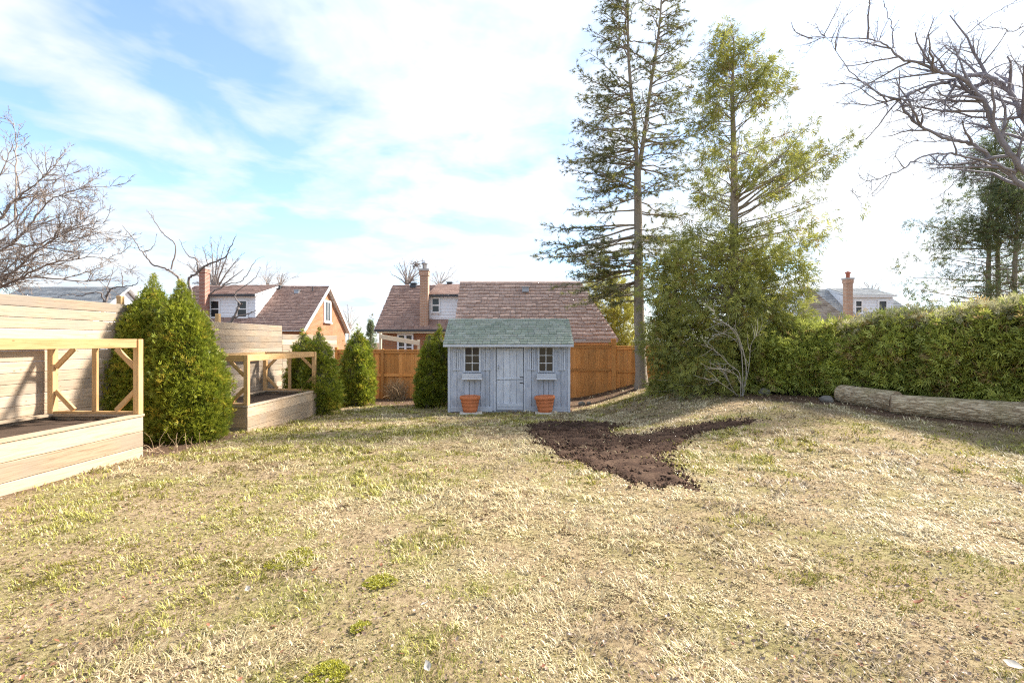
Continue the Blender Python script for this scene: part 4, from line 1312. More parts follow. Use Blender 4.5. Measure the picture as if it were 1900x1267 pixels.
def cedar(px, base_py, d, half_px, top_px, top_py, label, nclump, size, peaks=None, per=22):
    """clipped columnar cedar: sprays over a bulging cone"""
    x = (px - CX) / F_PX * d; y = d; zb = G(x, y)
    R = half_px / F_PX * d
    ztop = CAM_H - (top_py - CY) / F_PX * d
    H = ztop - zb - 0.05
    lean = ((top_px - px) / F_PX * d) / H
    root = thing('cedar_shrub', label, 'cedar', (x, y, zb), 'clipped cone-shaped cedars along the left and back')
    def prof(t):
        return 0.86 * R * np.clip(0.82 + t * 1.2, 0, 1) * np.clip(np.minimum((1 - t) / 0.66, 1), 0.01, 1) ** 0.68 * (1 - 0.10 * np.clip(t, 0, 1)) * (1 - 0.45 * ss(0.70, 0.95, t))
    n = nclump
    t = 1 - np.sqrt(RNG.random(n) * 0.98 + 0.005)
    t = np.where(RNG.random(n) < 0.2, RNG.random(n), t)
    a = RNG.uniform(0, 2 * math.pi, n)
    lump = 0.79 + 0.20 * vnoise(a * 2.2, t * 9, int(px)) + 0.30 * vnoise(a * R / 0.14, t * H / 0.17, int(px) + 9) + 0.03 * RNG.normal(size=n)
    r = prof(t) * lump * np.where(RNG.random(n) < 0.25, RNG.uniform(0.72, 0.95, n), 1.0)
    h = 0.05 + t * (H - 0.10)
    pos = np.stack([x + r * np.cos(a) + lean * h, y + r * np.sin(a), zb + h], -1)
    nor = np.stack([np.cos(a), np.sin(a), np.full(n, 0.35)], -1)
    cols = pick_cols(n, (0.14, 0.185, 0.022), (0.37, 0.39, 0.042), 1.0, 0.12, (0.44, 0.36, 0.05), 0.07)
    fine = 1 - 0.6 * ss(0.7, 1.0, t)
    v, f, c = clump_foliage(pos, nor, per, (0.042 * (R / 0.6) ** 0.5 + 0.014) * fine, size * np.repeat(fine, per), cols, CSPRAY, 0.75, 0.7, 0.4)
    put_at('foliage', v, f, M['leaf'], root, c)
    # solid twig-brown core, added to block light through the foliage
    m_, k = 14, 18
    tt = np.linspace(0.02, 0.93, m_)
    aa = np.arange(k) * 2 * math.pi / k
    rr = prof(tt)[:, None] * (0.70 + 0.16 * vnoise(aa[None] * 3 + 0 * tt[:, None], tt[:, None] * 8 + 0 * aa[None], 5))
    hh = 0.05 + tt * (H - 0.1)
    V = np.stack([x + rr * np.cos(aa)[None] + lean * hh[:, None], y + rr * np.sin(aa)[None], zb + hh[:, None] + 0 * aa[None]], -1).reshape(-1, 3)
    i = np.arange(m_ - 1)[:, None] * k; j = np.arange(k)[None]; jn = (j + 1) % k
    put_at('light_block_core', V, np.stack([i + j, i + jn, i + k + jn, i + k + j], -1).reshape(-1, 4), M['core_shade'], root)
    tb = Tubes(); tb.add([(x, y, zb - 0.1), (x + lean * .3, y, zb + 0.5)], [0.07, 0.05], 7); tb.build('trunk', M['conifer_bark'], root)
    return root

cedar(282, 832, 8.95, 76, 284, 503, 'left one of the two big cedars between the raised beds', 1700, 0.078, per=20)
cedar(345, 828, 8.75, 68, 337, 510, 'right one of the two big cedars between the raised beds', 1700, 0.078, per=20)
cedar(566, 768, 13.6, 34, 563, 603, 'left one of the cedar pair behind the far raised bed', 520, 0.085, per=18)
cedar(594, 768, 13.3, 36, 592, 601, 'right one of the cedar pair behind the far raised bed', 520, 0.085, per=18)
cedar(661, 742, 15.6, 33, 665, 597, 'single rounded cedar left of the dry bush and orange fence', 560, 0.09, per=18)
cedar(812, 748, 15.4, 30, 815, 595, 'cedar close against the left side of the shed', 420, 0.09, per=18)
cedar(793, 748, 15.0, 22, 797, 606, 'slimmer cedar leaning on the one beside the shed', 360, 0.09, per=18)

# ---- cedar hedge
def hedge():
    pts = [(5.95, 13.3), (6.8, 12.4), (7.7, 11.5), (8.5, 10.2), (9.3, 9.0), (10.2, 7.7), (11.2, 6.3)]
    path = smooth_path([(a, b, 0) for a, b in pts], 60)
    seg = np.concatenate([[0], np.cumsum(np.linalg.norm(np.diff(path, axis=0), axis=1))])
    Ls = seg[-1]
    root = thing('cedar_hedge', 'long dense cedar hedge along the right side behind the logs', 'hedge', (8.5, 10.2, G(8.5, 10.2)))
    tang = unit(np.gradient(path, axis=0)); nrm = np.stack([-tang[:, 1], tang[:, 0], 0 * tang[:, 0]], -1)
    nrm = np.where((nrm[:, :1] > 0), -nrm, nrm)       # towards the yard
    depth = 1.5
    def frame(s):
        q = np.stack([np.interp(s, seg, path[:, i]) for i in range(3)], -1)
        m_ = unit(np.stack([np.interp(s, seg, nrm[:, i]) for i in range(3)], -1))
        return q, m_
    def topz(s):
        return 1.84 + 0.62 * (s / Ls) + 0.42 * (fbm(s * 1.3, s * 0, 61, 3) - 0.5)
    n = 2600
    s = RNG.uniform(0, Ls, n)
    q, m_ = frame(s)
    part = RNG.random(n)
    zt = topz(s); gb = gz(q[:, 0], q[:, 1])
    hh = RNG.random(n) ** 0.9
    front = part < 0.70; top = ~front
    z = np.where(front, gb + 0.10 + hh * (zt - gb - 0.15), zt + RNG.normal(0, 0.06, n))
    bulge = 0.28 * np.sin(np.clip(hh, 0, 1) * math.pi) ** 0.7 + 0.85 * (fbm(s * 2.2, z * 2.4, 71, 3) - 0.5)
    inn = np.where(front, -bulge + 0.18 * (hh > 0.85) + np.where(RNG.random(n) < 0.25, RNG.uniform(0.1, 0.3, n), 0), RNG.uniform(0.1, depth, n))
    pos = q - m_ * inn[:, None]; pos[:, 2] = z
    nor = np.where(front[:, None], m_ + np.array((0, 0, 0.15)), m_ * 0.25 + np.array((0, 0, 0.8)))
    blot = fbm(s * 0.8, z * 0.9, 81, 3)[:, None]
    cols = pick_cols(n, (0.24, 0.28, 0.06), (0.56, 0.58, 0.14), 1.0, 0.12, (0.40, 0.29, 0.13), 0.10) * (0.80 + 0.80 * blot)
    v, f, c = clump_foliage(pos, nor, 15, 0.085, 0.145, cols, FAN5, 1.0, -0.2, 0.42)
    put_at('foliage', v, f, M['leaf'], root, c)
    # frosted, dried top sprays
    k = 500
    s2 = RNG.uniform(Ls * 0.3, Ls, k); q2, m2 = frame(s2)
    p2 = q2 - m2 * RNG.uniform(-0.1, 0.9, (k, 1)); p2[:, 2] = topz(s2) + RNG.uniform(-.05, .12, k)
    v, f, c = clump_foliage(p2, m2 * 0.3 + np.array((0, 0, .5)), 9, 0.10, 0.12, pick_cols(k, (0.32, 0.31, 0.15), (0.46, 0.43, 0.28), 1, 0.15), FAN5, 0.6, 0.2)
    put_at('dry_tips', v, f, M['leaf'], root, c)
    # solid core added for the darkness inside the hedge
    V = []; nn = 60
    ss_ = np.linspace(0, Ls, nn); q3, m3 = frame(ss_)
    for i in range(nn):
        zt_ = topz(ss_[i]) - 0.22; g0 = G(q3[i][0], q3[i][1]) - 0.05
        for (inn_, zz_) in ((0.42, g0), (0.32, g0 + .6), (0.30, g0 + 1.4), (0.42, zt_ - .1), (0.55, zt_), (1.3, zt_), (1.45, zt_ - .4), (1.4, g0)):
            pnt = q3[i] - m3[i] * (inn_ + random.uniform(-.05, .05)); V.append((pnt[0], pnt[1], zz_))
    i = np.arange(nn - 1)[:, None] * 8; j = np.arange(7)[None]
    put_at('hedge_shade_core', V, np.stack([i + j, i + j + 1, i + 8 + j + 1, i + 8 + j], -1).reshape(-1, 4), M['core_shade'], root)
hedge()

# ---- tall trees -----------------------------------------------------------
def wander(p, d, L, n, bend=0.15, trop=(0, 0, 0)):
    p = np.array(p, float); d = unit(np.array(d, float))
    out = [p.copy()]; st = L / (n - 1)
    for _ in range(n - 1):
        d = unit(d + RNG.normal(0, bend, 3) + np.array(trop))
        p = p + d * st; out.append(p.copy())
    return np.array(out)

def spruce():
    d = 16.2
    zb = G(4.3, d)
    root = thing('tall_spruce', 'tall sparse conifer with twin leaders rising behind the fence right of the shed', 'conifer', (P(1190, 700, d).x, d, zb))
    base = P(1191, 705, d); base.z = zb - 0.15
    stem = smooth_path([base] + [P(a, b, d) for a, b in ((1187, 620), (1185, 520), (1184, 420), (1183, 316))], 24)
    la = smooth_path([P(1183, 330, d), P(1179, 250, d), P(1172, 180, d), P(1166, 100, d - .2), P(1165, 0, d - .2), P(1167, -110, d - .3)], 24)
    lb = smooth_path([P(1183, 330, d), P(1197, 240, d + .2), P(1206, 170, d + .3), P(1218, 90, d + .3), P(1226, 20, d + .3), P(1231, -90, d + .3)], 24)
    tb = Tubes()
    tb.add(stem, np.interp(np.linspace(0, 1, 24), [0, .06, .5, 1], [0.28, 0.195, 0.15, 0.115]), 12, 0.05)
    tb.build('trunk', M['conifer_bark'], root)
    for ld in (la, lb):
        tb = Tubes(); tb.add(ld, np.linspace(0.085, 0.02, 24), 8, 0.05); tb.build('leader', M['conifer_bark'], root)
    br = Tubes(); tp, td, ts = [], [], []
    def limb(p0, az, L, el, shift):
        p = [np.array(p0)]
        k = 9
        dirh = np.array((math.cos(az), math.sin(az), 0))
        for i in range(1, k):
            f = i / (k - 1)
            e = el - 0.55 * f * (1 - f) * 1.4 + 0.18 * f * f + shift * f
            p.append(p[-1] + (dirh * math.cos(e) + np.array((0, 0, math.sin(e)))) * L / (k - 1) + RNG.normal(0, 0.035, 3))
        p = np.array(p)
        br.add(p, np.linspace(0.016 + 0.0085 * L, 0.005, k), 4)
        nt = int(L / 0.095)
        side = np.array((-dirh[1], dirh[0], 0))
        for q in range(nt):
            f = 0.25 + 0.75 * (q + RNG.random()) / nt
            i = min(int(f * (k - 1)), k - 2); w_ = f * (k - 1) - i
            b0 = p[i] * (1 - w_) + p[i + 1] * w_
            l2 = (0.20 + 0.50 * (1 - f) * min(1.0, L / 2.2)) * RNG.uniform(0.6, 1.3)
            sg = 1 if q % 2 else -1
            dd = dirh * RNG.uniform(0.5, 0.9) + side * sg * RNG.uniform(0.5, 1.0) + np.array((0, 0, RNG.uniform(-0.35, 0.35)))
            tw = wander(b0, dd, l2, 4, 0.12, (0, 0, -0.03))
            br.add(tw, np.linspace(0.007, 0.003, 4), 3)
            if RNG.random() < 0.15: continue
            m_ = max(2, int(l2 / 0.075))
            for g in range(m_):
                ff = (g + RNG.random()) / m_
                ii = min(int(ff * 3), 2); w3 = ff * 3 - ii
                if ff < 0.25: continue
                tp.append(tw[ii] * (1 - w3) + tw[ii + 1] * w3); td.append(tw[ii + 1] - tw[ii] + RNG.normal(0, .03, 3)); ts.append(RNG.uniform(0.10, 0.19))
    def reach(py, left):
        return np.interp(py, [-90, 0, 60, 130, 200, 300, 380, 440, 520, 580], [20, 55, 75, 105, 130, 150, 165, 200, 150, 90] if left else [20, 50, 70, 85, 105, 130, 120, 120, 90, 60]) / F_PX * d
    def at_stem(py):
        pth = stem if py > 330 else None
        return pth
    ys = np.sort(np.concatenate([RNG.uniform(-110, 330, 185), RNG.uniform(330, 560, 70)]))
    for py in ys:
        z = CAM_H - (py - CY) / F_PX * d
        if py > 330: pths = [stem]
        else: pths = [la, lb]
        pth = pths[RNG.integers(len(pths))]
        p0 = np.array([np.interp(z, pth[:, 2], pth[:, i]) for i in range(3)]); p0[2] = z
        az = RNG.uniform(0, 2 * math.pi)
        if len(pths) == 2 and RNG.random() < 0.65:
            az = (math.pi if pth is la else 0) + RNG.normal(0, 0.8)
        L = reach(py, math.cos(az) < 0) * (0.55 + 0.45 * abs(math.cos(az))) * RNG.uniform(0.55, 1.05)
        el = np.interp(py, [-90, 150, 350, 560], [0.65, 0.30, 0.12, -0.05]) + RNG.normal(0, 0.12)
        limb(p0, az, L, el, np.interp(py, [0, 400, 560], [0, -0.05, -0.15]))
    # the big low limb reaching left over the garage roof
    for (py, az, L, el) in ((462, 2.9, 3.5, 0.10), (440, 3.35, 3.4, 0.02), (500, 3.15, 2.9, -0.05), (418, 3.0, 3.2, 0.12), (520, 2.7, 2.4, -0.2), (470, 3.6, 3.0, -0.05)):
        z = CAM_H - (py - CY) / F_PX * d
        p0 = np.array([np.interp(z, stem[:, 2], stem[:, i]) for i in range(3)]); p0[2] = z
        limb(p0, az, L, el, -0.12); limb(p0, az + .15, L * .8, el - .05, -0.1)
    br.build('branches', M['conifer_bark'], root, kind='stuff')
    n = len(tp)
    cols = pick_cols(n, (0.09, 0.105, 0.045), (0.20, 0.21, 0.075), 1.0, 0.2, (0.32, 0.30, 0.06), 0.12)
    v, f, c = scatter(TUFT[0], TUFT[1], np.array(tp), np.array(td), np.array(ts), col=cols)
    put_at('foliage', v, f, M['leaf'], root, c)
spruce()

def tall_cedar(name, label, stems, d, env, sparse, dense_n, sparse_n, cols, size=0.13, group=None, spr=8, rt=1.0):
    """tall loose cedar: stems (pixel paths), env: list of (py, left px, right px), sparse above `sparse`"""
    b0 = stems[0][0]
    base = P(b0[0], b0[1], d); zb = G(base.x, d)
    root = thing(name, label, 'cedar tree', (base.x, d, zb), group)
    paths = []
    for st in stems:
        pts = [P(a, b, d) for a, b in st]; pts[0].z = G(pts[0].x, d) - 0.1
        pth = smooth_path(pts, 26); paths.append(pth)
        tb = Tubes(); tb.add(pth, np.interp(np.linspace(0, 1, 26), [0, .08, .6, 1], [0.22 * rt, 0.15 * rt, 0.085 * rt, 0.015]), 8, 0.06)
        tb.build('trunk', M['conifer_bark'], root)
    E = np.array(sorted(env))
    br = Tubes(); C, Nn = [], []
    stem = paths[0]
    ymin, ymax = E[0, 0], E[-1, 0]
    def stem_at(py):
        pth = paths[RNG.integers(len(paths))]
        z = CAM_H - (py - CY) / F_PX * d
        if z > pth[-1, 2]: pth = paths[0]
        p = np.array([np.interp(z, pth[:, 2], pth[:, i]) for i in range(3)]); p[2] = z
        return p
    for _ in range(sparse_n):
        py = ymin + (sparse - ymin) * RNG.random() ** 0.85
        p0 = stem_at(py)
        az = RNG.uniform(0, 2 * math.pi)
        rgt = math.cos(az) > 0
        R = abs(np.interp(py, E[:, 0], E[:, 2 if rgt else 1]) / F_PX * d)
        L = max(0.25, R * (0.6 + 0.4 * abs(math.cos(az))) * RNG.uniform(0.5, 1.1))
        el = RNG.uniform(0.15, 0.75) if rgt else RNG.uniform(0.0, 0.5)
        dh = np.array((math.cos(az) * math.cos(el), math.sin(az) * math.cos(el), math.sin(el)))
        w_ = wander(p0, dh, L, 8, 0.07, (0, 0, 0.015))
        br.add(w_, np.linspace(0.010 + 0.007 * L, 0.004, 8), 4)
        for q in range(int(3 + L * 3.2)):
            f = RNG.uniform(0.35, 1.0)
            i = min(int(f * 7), 6)
            b = w_[i] + (w_[i + 1] - w_[i]) * RNG.random()
            tw = wander(b, unit(w_[i + 1] - w_[i]) * .8 + RNG.normal(0, .5, 3), RNG.uniform(0.15, 0.45), 4, 0.15, (0, 0, -0.04))
            br.add(tw, np.linspace(0.006, 0.003, 4), 3)
            if RNG.random() < 0.75:
                C.append(tw[3]); Nn.append(unit(tw[3] - tw[1]) + np.array((0, 0, -0.25)))
                if RNG.random() < 0.4: C.append(tw[2]); Nn.append(unit(tw[3] - tw[1]) + np.array((0, 0, -0.25)))
    for _ in range(dense_n):
        py = sparse + (ymax + 8 - sparse) * RNG.random() ** 0.85
        p0 = stem_at(py)
        az = RNG.uniform(0, 2 * math.pi)
        rgt = math.cos(az) > 0
        R = abs(np.interp(py, E[:, 0], E[:, 2 if rgt else 1]) / F_PX * d)
        lumpy = 0.62 + 0.75 * vnoise(az * 1.8, py / 34.0, 55)
        rr = R * (0.60 + 0.40 * abs(math.cos(az))) * min(1.12, lumpy) * RNG.random() ** 0.33
        C.append(p0 + np.array((math.cos(az) * rr, math.sin(az) * rr, RNG.normal(0, .1)))); Nn.append((math.cos(az) * .8, math.sin(az) * .8, -0.25))
        if RNG.random() < 0.16:
            br.add(wander(p0, (math.cos(az), math.sin(az), .15), rr, 6, .08), np.linspace(0.025, 0.005, 6), 4)
    br.build('branches', M['conifer_bark'], root, kind='stuff')
    C = np.array(C); Nn = np.array(Nn)
    cl = pick_cols(len(C), *cols)
    v, f, c = clump_foliage(C, Nn, spr, 0.075, size, cl, FEATHER, 0.7, -0.35, 0.55)
    put_at('foliage', v, f, M['leaf'], root, c)
    return root

OLIVE = ((0.18, 0.20, 0.045), (0.42, 0.42, 0.09), 1.0, 0.2, (0.30, 0.22, 0.06), 0.05)
tall_cedar('tall_cedar', 'tall old cedar, loose above and dense below, right of the twin conifer',
           [[(1366, 735), (1363, 600), (1362, 450), (1362, 300), (1359, 180), (1362, 68)]], 13.6,
           [(68, 14, 16), (110, 55, 55), (170, 90, 115), (230, 115, 145), (300, 130, 175), (360, 130, 215), (400, 125, 225), (430, 100, 185), (480, 145, 120), (540, 160, 118), (600, 168, 112), (690, 165, 80), (725, 150, 70)],
           425, 2550, 112, OLIVE, 0.165, spr=9)
tall_cedar('bushy_cedar', 'bushy dense cedar between the twin conifer trunk and the tall old cedar',
           [[(1252, 722), (1251, 600), (1256, 480)]], 14.6,
           [(470, 14, 20), (540, 42, 60), (620, 52, 70), (700, 54, 70), (722, 50, 66)], 472, 620, 1, OLIVE, 0.165, spr=9)
DKG = ((0.09, 0.12, 0.05), (0.20, 0.24, 0.085), 1.0, 0.2, (0.22, 0.20, 0.07), 0.08)
tall_cedar('tall_cedar', 'dark feathery cedar with slim trunk behind the hedge at the right, left one',
           [[(1853, 640), (1852, 540), (1850, 400), (1846, 250)], [(1836, 640), (1834, 520), (1838, 380), (1842, 300)]], 16.5,
           [(250, 12, 12), (320, 60, 40), (400, 110, 50), (470, 145, 55), (540, 150, 60), (620, 140, 60)], 470, 330, 150, DKG, 0.15, rt=0.6)
tall_cedar('tall_cedar', 'dark feathery cedar behind the hedge cut by the right picture edge',
           [[(1884, 640), (1882, 540), (1886, 430), (1890, 330)]], 15.4,
           [(320, 12, 12), (400, 60, 60), (480, 90, 90), (620, 100, 90)], 470, 240, 90, DKG, 0.15, rt=0.6)
YEL = ((0.28, 0.27, 0.045), (0.52, 0.48, 0.08), 1.0, 0.15)
tall_cedar('cedar_tree', 'bright yellow-green evergreen glowing behind the garage roof',
           [[(1138, 640), (1138, 580), (1130, 512)]], 25.5, [(506, 20, 16), (530, 60, 30), (570, 60, 48), (640, 70, 52)], 508, 620, 1, YEL, 0.20, spr=14)
tall_cedar('small_conifer', 'small dark far-off conifer between two cedars above the fence',
           [[(688, 640), (688, 620), (688, 594)]], 55, [(592, 2, 2), (610, 6, 6), (640, 10, 10)], 594, 120, 1, DKG, 0.28, spr=10)

# ================================================================== BARE TREES
def bare_tree(name, label, mat, d, limbs, twig, base=None, group=None, dvar=0.5, thick=1.0, levels=2, dens=1.0, grow=(0, 0, 0.03)):
    """limbs: list of (radius0, radius1, [(px, py), ...]) seen in the photograph, at about distance d"""
    fst = P(*limbs[0][2][0], d)
    bx = base if base is not None else (fst.x, d)
    root = thing(name, label, 'bare tree', (bx[0], bx[1], G(*bx)), group)
    tw = Tubes()
    def kids(path, r, L, lev):
        n = max(2, int(dens * twig[0] * L * (1.0 if lev == levels else 2.2 if lev == levels - 1 else 4.0)))
        m_ = len(path)
        for _ in range(n):
            f = RNG.uniform(0.12, 1.0)
            i = min(int(f * (m_ - 1)), m_ - 2)
            p0 = path[i] + (path[i + 1] - path[i]) * RNG.random()
            t = unit(path[i + 1] - path[i])
            pr = RNG.normal(size=3); pr = unit(pr - t * (pr @ t))
            dd = t * RNG.uniform(0.5, 1.1) + pr * RNG.uniform(0.4, 0.95)
            l2 = (L * twig[1] if lev == levels else L * 0.5) * RNG.uniform(0.4, 1.1) * (1.15 - 0.55 * f)
            r2 = max(twig[2], r * (1 - 0.7 * f) * 0.5)
            k = 6 if lev == levels else 4
            p = wander(p0, dd, l2, k, 0.17, grow)
            tw.add(p, np.linspace(r2, max(twig[2] * 0.55, r2 * 0.3), k), 4 if lev == levels else 3)
            if lev > 1:
                kids(p, r2, l2, lev - 1)
    first = True
    for (r0, r1, px) in limbs:
        n = max(8, len(px) * 5)
        dd = d + RNG.uniform(-dvar, dvar) * np.linspace(0, 1, len(px))
        path = smooth_path([P(a, b, e) for (a, b), e in zip(px, dd)], n)
        path[2:] += RNG.normal(0, 0.012, path[2:].shape)
        tb = Tubes(); tb.add(path, np.linspace(r0, r1, n) * thick, 8, 0.04)
        tb.build('trunk' if first else 'limb', mat, root); first = False
        L = np.linalg.norm(np.diff(path, axis=0), axis=1).sum()
        if r0 < 0.3:
            kids(path, (r0 + r1) / 2, L, levels)
    tw.build('twigs', mat, root, kind='stuff')
    return root

def Z6(pts):  # coordinates read off an enlarged view of the upper right corner
    return [(1480 + a * .458, b * .458) for a, b in pts]
dB = 12.5
gbx = (15.2, 12.5)
bare_tree('bare_maple', 'big leafless tree leaning in from the right with long arching limbs', M['flare_tint_bark'], dB,
    [(0.42, 0.27, [(2045, 700), (2035, 560), (2005, 440), (1960, 380)]),
     (0.24, 0.012, [(1985, 400), (1940, 350)] + Z6([(917, 690), (860, 620), (800, 520), (770, 440), (720, 370), (650, 310), (570, 292), (500, 260), (420, 238), (370, 192), (290, 160), (130, 155), (40, 160)])),
     (0.22, 0.013, [(1985, 400), (1945, 300)] + Z6([(917, 490), (870, 385), (790, 322), (700, 308), (600, 335), (520, 350), (440, 390), (400, 400), (330, 412), (240, 350), (140, 325)])),
     (0.20, 0.010, [(1980, 410), (1940, 370)] + Z6([(917, 755), (850, 700), (790, 650), (720, 590), (640, 570), (560, 545), (480, 500), (440, 460), (410, 410), (330, 380), (220, 300), (150, 200), (95, 120)])),
     (0.10, 0.008, Z6([(880, 695), (760, 655), (640, 625), (560, 625), (480, 645), (420, 690), (340, 720), (270, 740), (210, 772)])),
     (0.055, 0.006, Z6([(387, 195), (385, 150), (382, 100), (362, 50), (345, 0), (340, -60)])),
     (0.06, 0.008, Z6([(845, 345), (790, 310), (740, 280), (690, 250), (640, 240), (560, 237)])),
     (0.05, 0.006, Z6([(640, 300), (650, 220), (675, 160), (720, 110), (820, 40), (917, 0), (1000, -40)])),
     (0.05, 0.008, Z6([(760, 305), (830, 260), (917, 248), (1000, 230)])),
     (0.045, 0.005, Z6([(900, 540), (820, 510), (740, 520), (660, 495), (560, 492), (500, 470)])),
     (0.035, 0.005, Z6([(720, 640), (640, 735), (580, 790), (540, 808), (503, 822)])),
     (0.04, 0.005, Z6([(790, 400), (720, 470), (690, 490)])),
     (0.04, 0.005, Z6([(640, 570), (540, 575), (440, 580), (370, 640), (250, 650)])),
     (0.05, 0.006, Z6([(640, 320), (540, 330), (450, 362), (400, 345), (330, 315), (250, 290), (200, 270)])),
     (0.045, 0.006, [(1920, 40), (1880, 58), (1850, 52), (1800, 60), (1760, 75)])],
    (2.0, 0.22, 0.0056), gbx, dvar=1.2, levels=3, dens=1.35, thick=0.34)

def Z7(pts):
    return [(a * .268, 220 + b * .268) for a, b in pts]
bare_tree('bare_tree', 'leafless twiggy tree spreading in from the left edge above the fence', M['pale_bark'], 12.5,
    [(0.32, 0.20, [(-120, 700), (-115, 600), (-90, 520)]),
     (0.11, 0.010, [(-90, 540), (-50, 460)] + Z7([(0, 700), (60, 600), (130, 545), (240, 460), (330, 370), (430, 240)])),
     (0.10, 0.008, [(-100, 560), (-50, 500)] + Z7([(0, 920), (110, 850), (220, 720), (320, 590), (440, 520), (690, 450)])),
     (0.10, 0.007, [(-100, 560), (-40, 535)] + Z7([(0, 1100), (110, 1045), (250, 910), (390, 830), (560, 740), (745, 730)])),
     (0.09, 0.007, [(-100, 570), (-40, 548)] + Z7([(0, 1165), (130, 1110), (300, 1020), (480, 980), (640, 960), (800, 970)])),
     (0.06, 0.007, Z7([(105, 700), (112, 500), (112, 300), (108, 100), (80, 20)])),
     (0.06, 0.006, [(-60, 470)] + Z7([(0, 870), (240, 875), (460, 780), (640, 670), (720, 610)])),
     (0.06, 0.006, [(-60, 400)] + Z7([(-100, 500), (0, 400), (60, 250), (100, 130)])),
     (0.07, 0.006, [(-90, 540)] + Z7([(-60, 1130), (200, 1100), (420, 1110), (620, 1130), (760, 1090), (830, 1010)])),
     (0.06, 0.006, [(-80, 500)] + Z7([(-60, 980), (160, 960), (340, 880), (520, 850), (820, 830)])),
     (0.05, 0.006, Z7([(-60, 820), (80, 720), (200, 600), (260, 520), (400, 420), (560, 360)]))],
    (3.2, 0.26, 0.0055), (-14.6, 12.5), dvar=1.0, levels=3, dens=1.45, thick=0.45)

bare_tree('apple_tree', 'gnarled leafless fruit tree behind the left fence above the two big cedars', M['bare_bark'], 13.2,
    [(0.12, 0.09, [(385, 700), (375, 620), (352, 560), (345, 535)]),
     (0.055, 0.010, [(345, 540)] + Z7([(1220, 1085), (1150, 1040), (1060, 1010), (990, 930), (920, 830), (850, 745)])),
     (0.035, 0.007, Z7([(1185, 1045), (1215, 890), (1130, 790), (1050, 680), (1015, 630)])),
     (0.03, 0.006, Z7([(990, 925), (1060, 890), (1085, 800)])),
     (0.06, 0.010, [(360, 570)] + Z7([(1310, 1110), (1370, 1070), (1360, 980), (1300, 940), (1240, 840)])),
     (0.05, 0.008, Z7([(1370, 1065), (1440, 1010), (1560, 960), (1600, 880), (1640, 800)])),
     (0.07, 0.03, [(400, 640), (430, 597), (440, 575), (448, 562)]),
     (0.035, 0.006, [(430, 597), (400, 600), (380, 580), (360, 578)]),
     (0.03, 0.006, [(446, 565), (436, 545), (470, 520), (484, 495)]),
     (0.035, 0.006, [(435, 590), (460, 582), (478, 578), (495, 602)]),
     (0.03, 0.005, [(390, 545), (420, 528), (450, 520), (470, 490), (480, 478)])],
    (1.2, 0.18, 0.0045), (-8.4, 13.2), dvar=0.6, levels=2, dens=0.8, thick=0.62)
bare_tree('apple_tree', 'low dark leafless branch arching over the fence left of the big cedars', M['bare_bark'], 11.5,
    [(0.07, 0.05, [(180, 700), (184, 620), (194, 565)]),
     (0.05, 0.007, [(194, 566)] + Z7([(735, 1230), (760, 1190), (800, 1168), (930, 1155), (965, 1095)])),
     (0.03, 0.006, [(194, 566)] + Z7([(680, 1200), (560, 1230), (480, 1215), (400, 1235)])),
     (0.02, 0.005, Z7([(740, 1180), (790, 1030)])), (0.02, 0.005, Z7([(850, 1160), (845, 1080), (830, 1040)]))],
    (1.2, 0.2, 0.0045), (-9.85, 11.5), dvar=0.4, levels=2, dens=0.8, thick=0.62)

def round_tree(name, label, px, base_py, top_py, half, d, mat, nl=9, twig=(0.9, 0.35, 0.012), r=0.22, lev=2):
    limbs = [(r, r * .7, [(px, 660), (px, base_py + 8), (px, base_py)])]
    for i in range(nl):
        a = -math.pi / 2 + (i - (nl - 1) / 2) / (nl / 2) * 1.15 + random.uniform(-.1, .1)
        ln = (base_py - top_py) * random.uniform(0.8, 1.0)
        ex, ey = px + math.cos(a) * half * 1.0, base_py + math.sin(a) * ln
        limbs.append((r * .45, 0.02, [(px, base_py + 4), (px + (ex - px) * .35, base_py + (ey - base_py) * .4), (ex, ey)]))
    return bare_tree(name, label, mat, d, limbs, twig, ((px - CX) / F_PX * d, d), None, d * 0.05, 1.0, lev, 1.0, (0, 0, 0.02))
round_tree('bare_tree', 'round leafless tree standing behind the chimney of the left house', 397, 545, 440, 62, 42, M['bare_bark'], 10, (2.4, 0.32, 0.014))
round_tree('bare_tree', 'leafless tree behind the chimney of the middle house', 756, 527, 482, 34, 40, M['bare_bark'], 8, (2.6, 0.36, 0.011), 0.16)
round_tree('bare_tree', 'faint leafless tree right of the middle house chimney', 815, 530, 500, 22, 44, M['pale_bark'], 6, (2.2, 0.4, 0.010), 0.10)
round_tree('bare_tree', 'thin leafless treetop above the left house roof, left one', 496, 532, 503, 10, 45, M['pale_bark'], 4, (2.5, 0.4, 0.010), 0.07, 2)
round_tree('bare_tree', 'thin leafless treetop above the left house roof, right one', 521, 532, 503, 10, 45, M['pale_bark'], 4, (2.5, 0.4, 0.010), 0.07, 2)
round_tree('bare_tree', 'faint leafless treetop over the grey roof beyond the hedge', 1618, 545, 518, 30, 46, M['pale_bark'], 7, (2.2, 0.4, 0.011), 0.10)
round_tree('bare_tree', 'faint leafless tree between the left house and the single cedar', 648, 612, 560, 22, 60, M['pale_bark'], 6, (1.6, 0.4, 0.014), 0.12)
# squirrel nest
np_ = P(773, 491, 39.5)
m_ = Tubes()
for _ in range(60):
    o_ = RNG.normal(0, 0.13, 3); m_.add(wander(np.array(np_) + o_, RNG.normal(size=3), 0.35, 4, 0.3), 0.02, 3)
nest = thing('twig_nest', 'dark twig nest in the bare tree beside the middle chimney', 'nest', np_)
m_.build('twigs', M['bare_bark'], nest, kind='stuff')

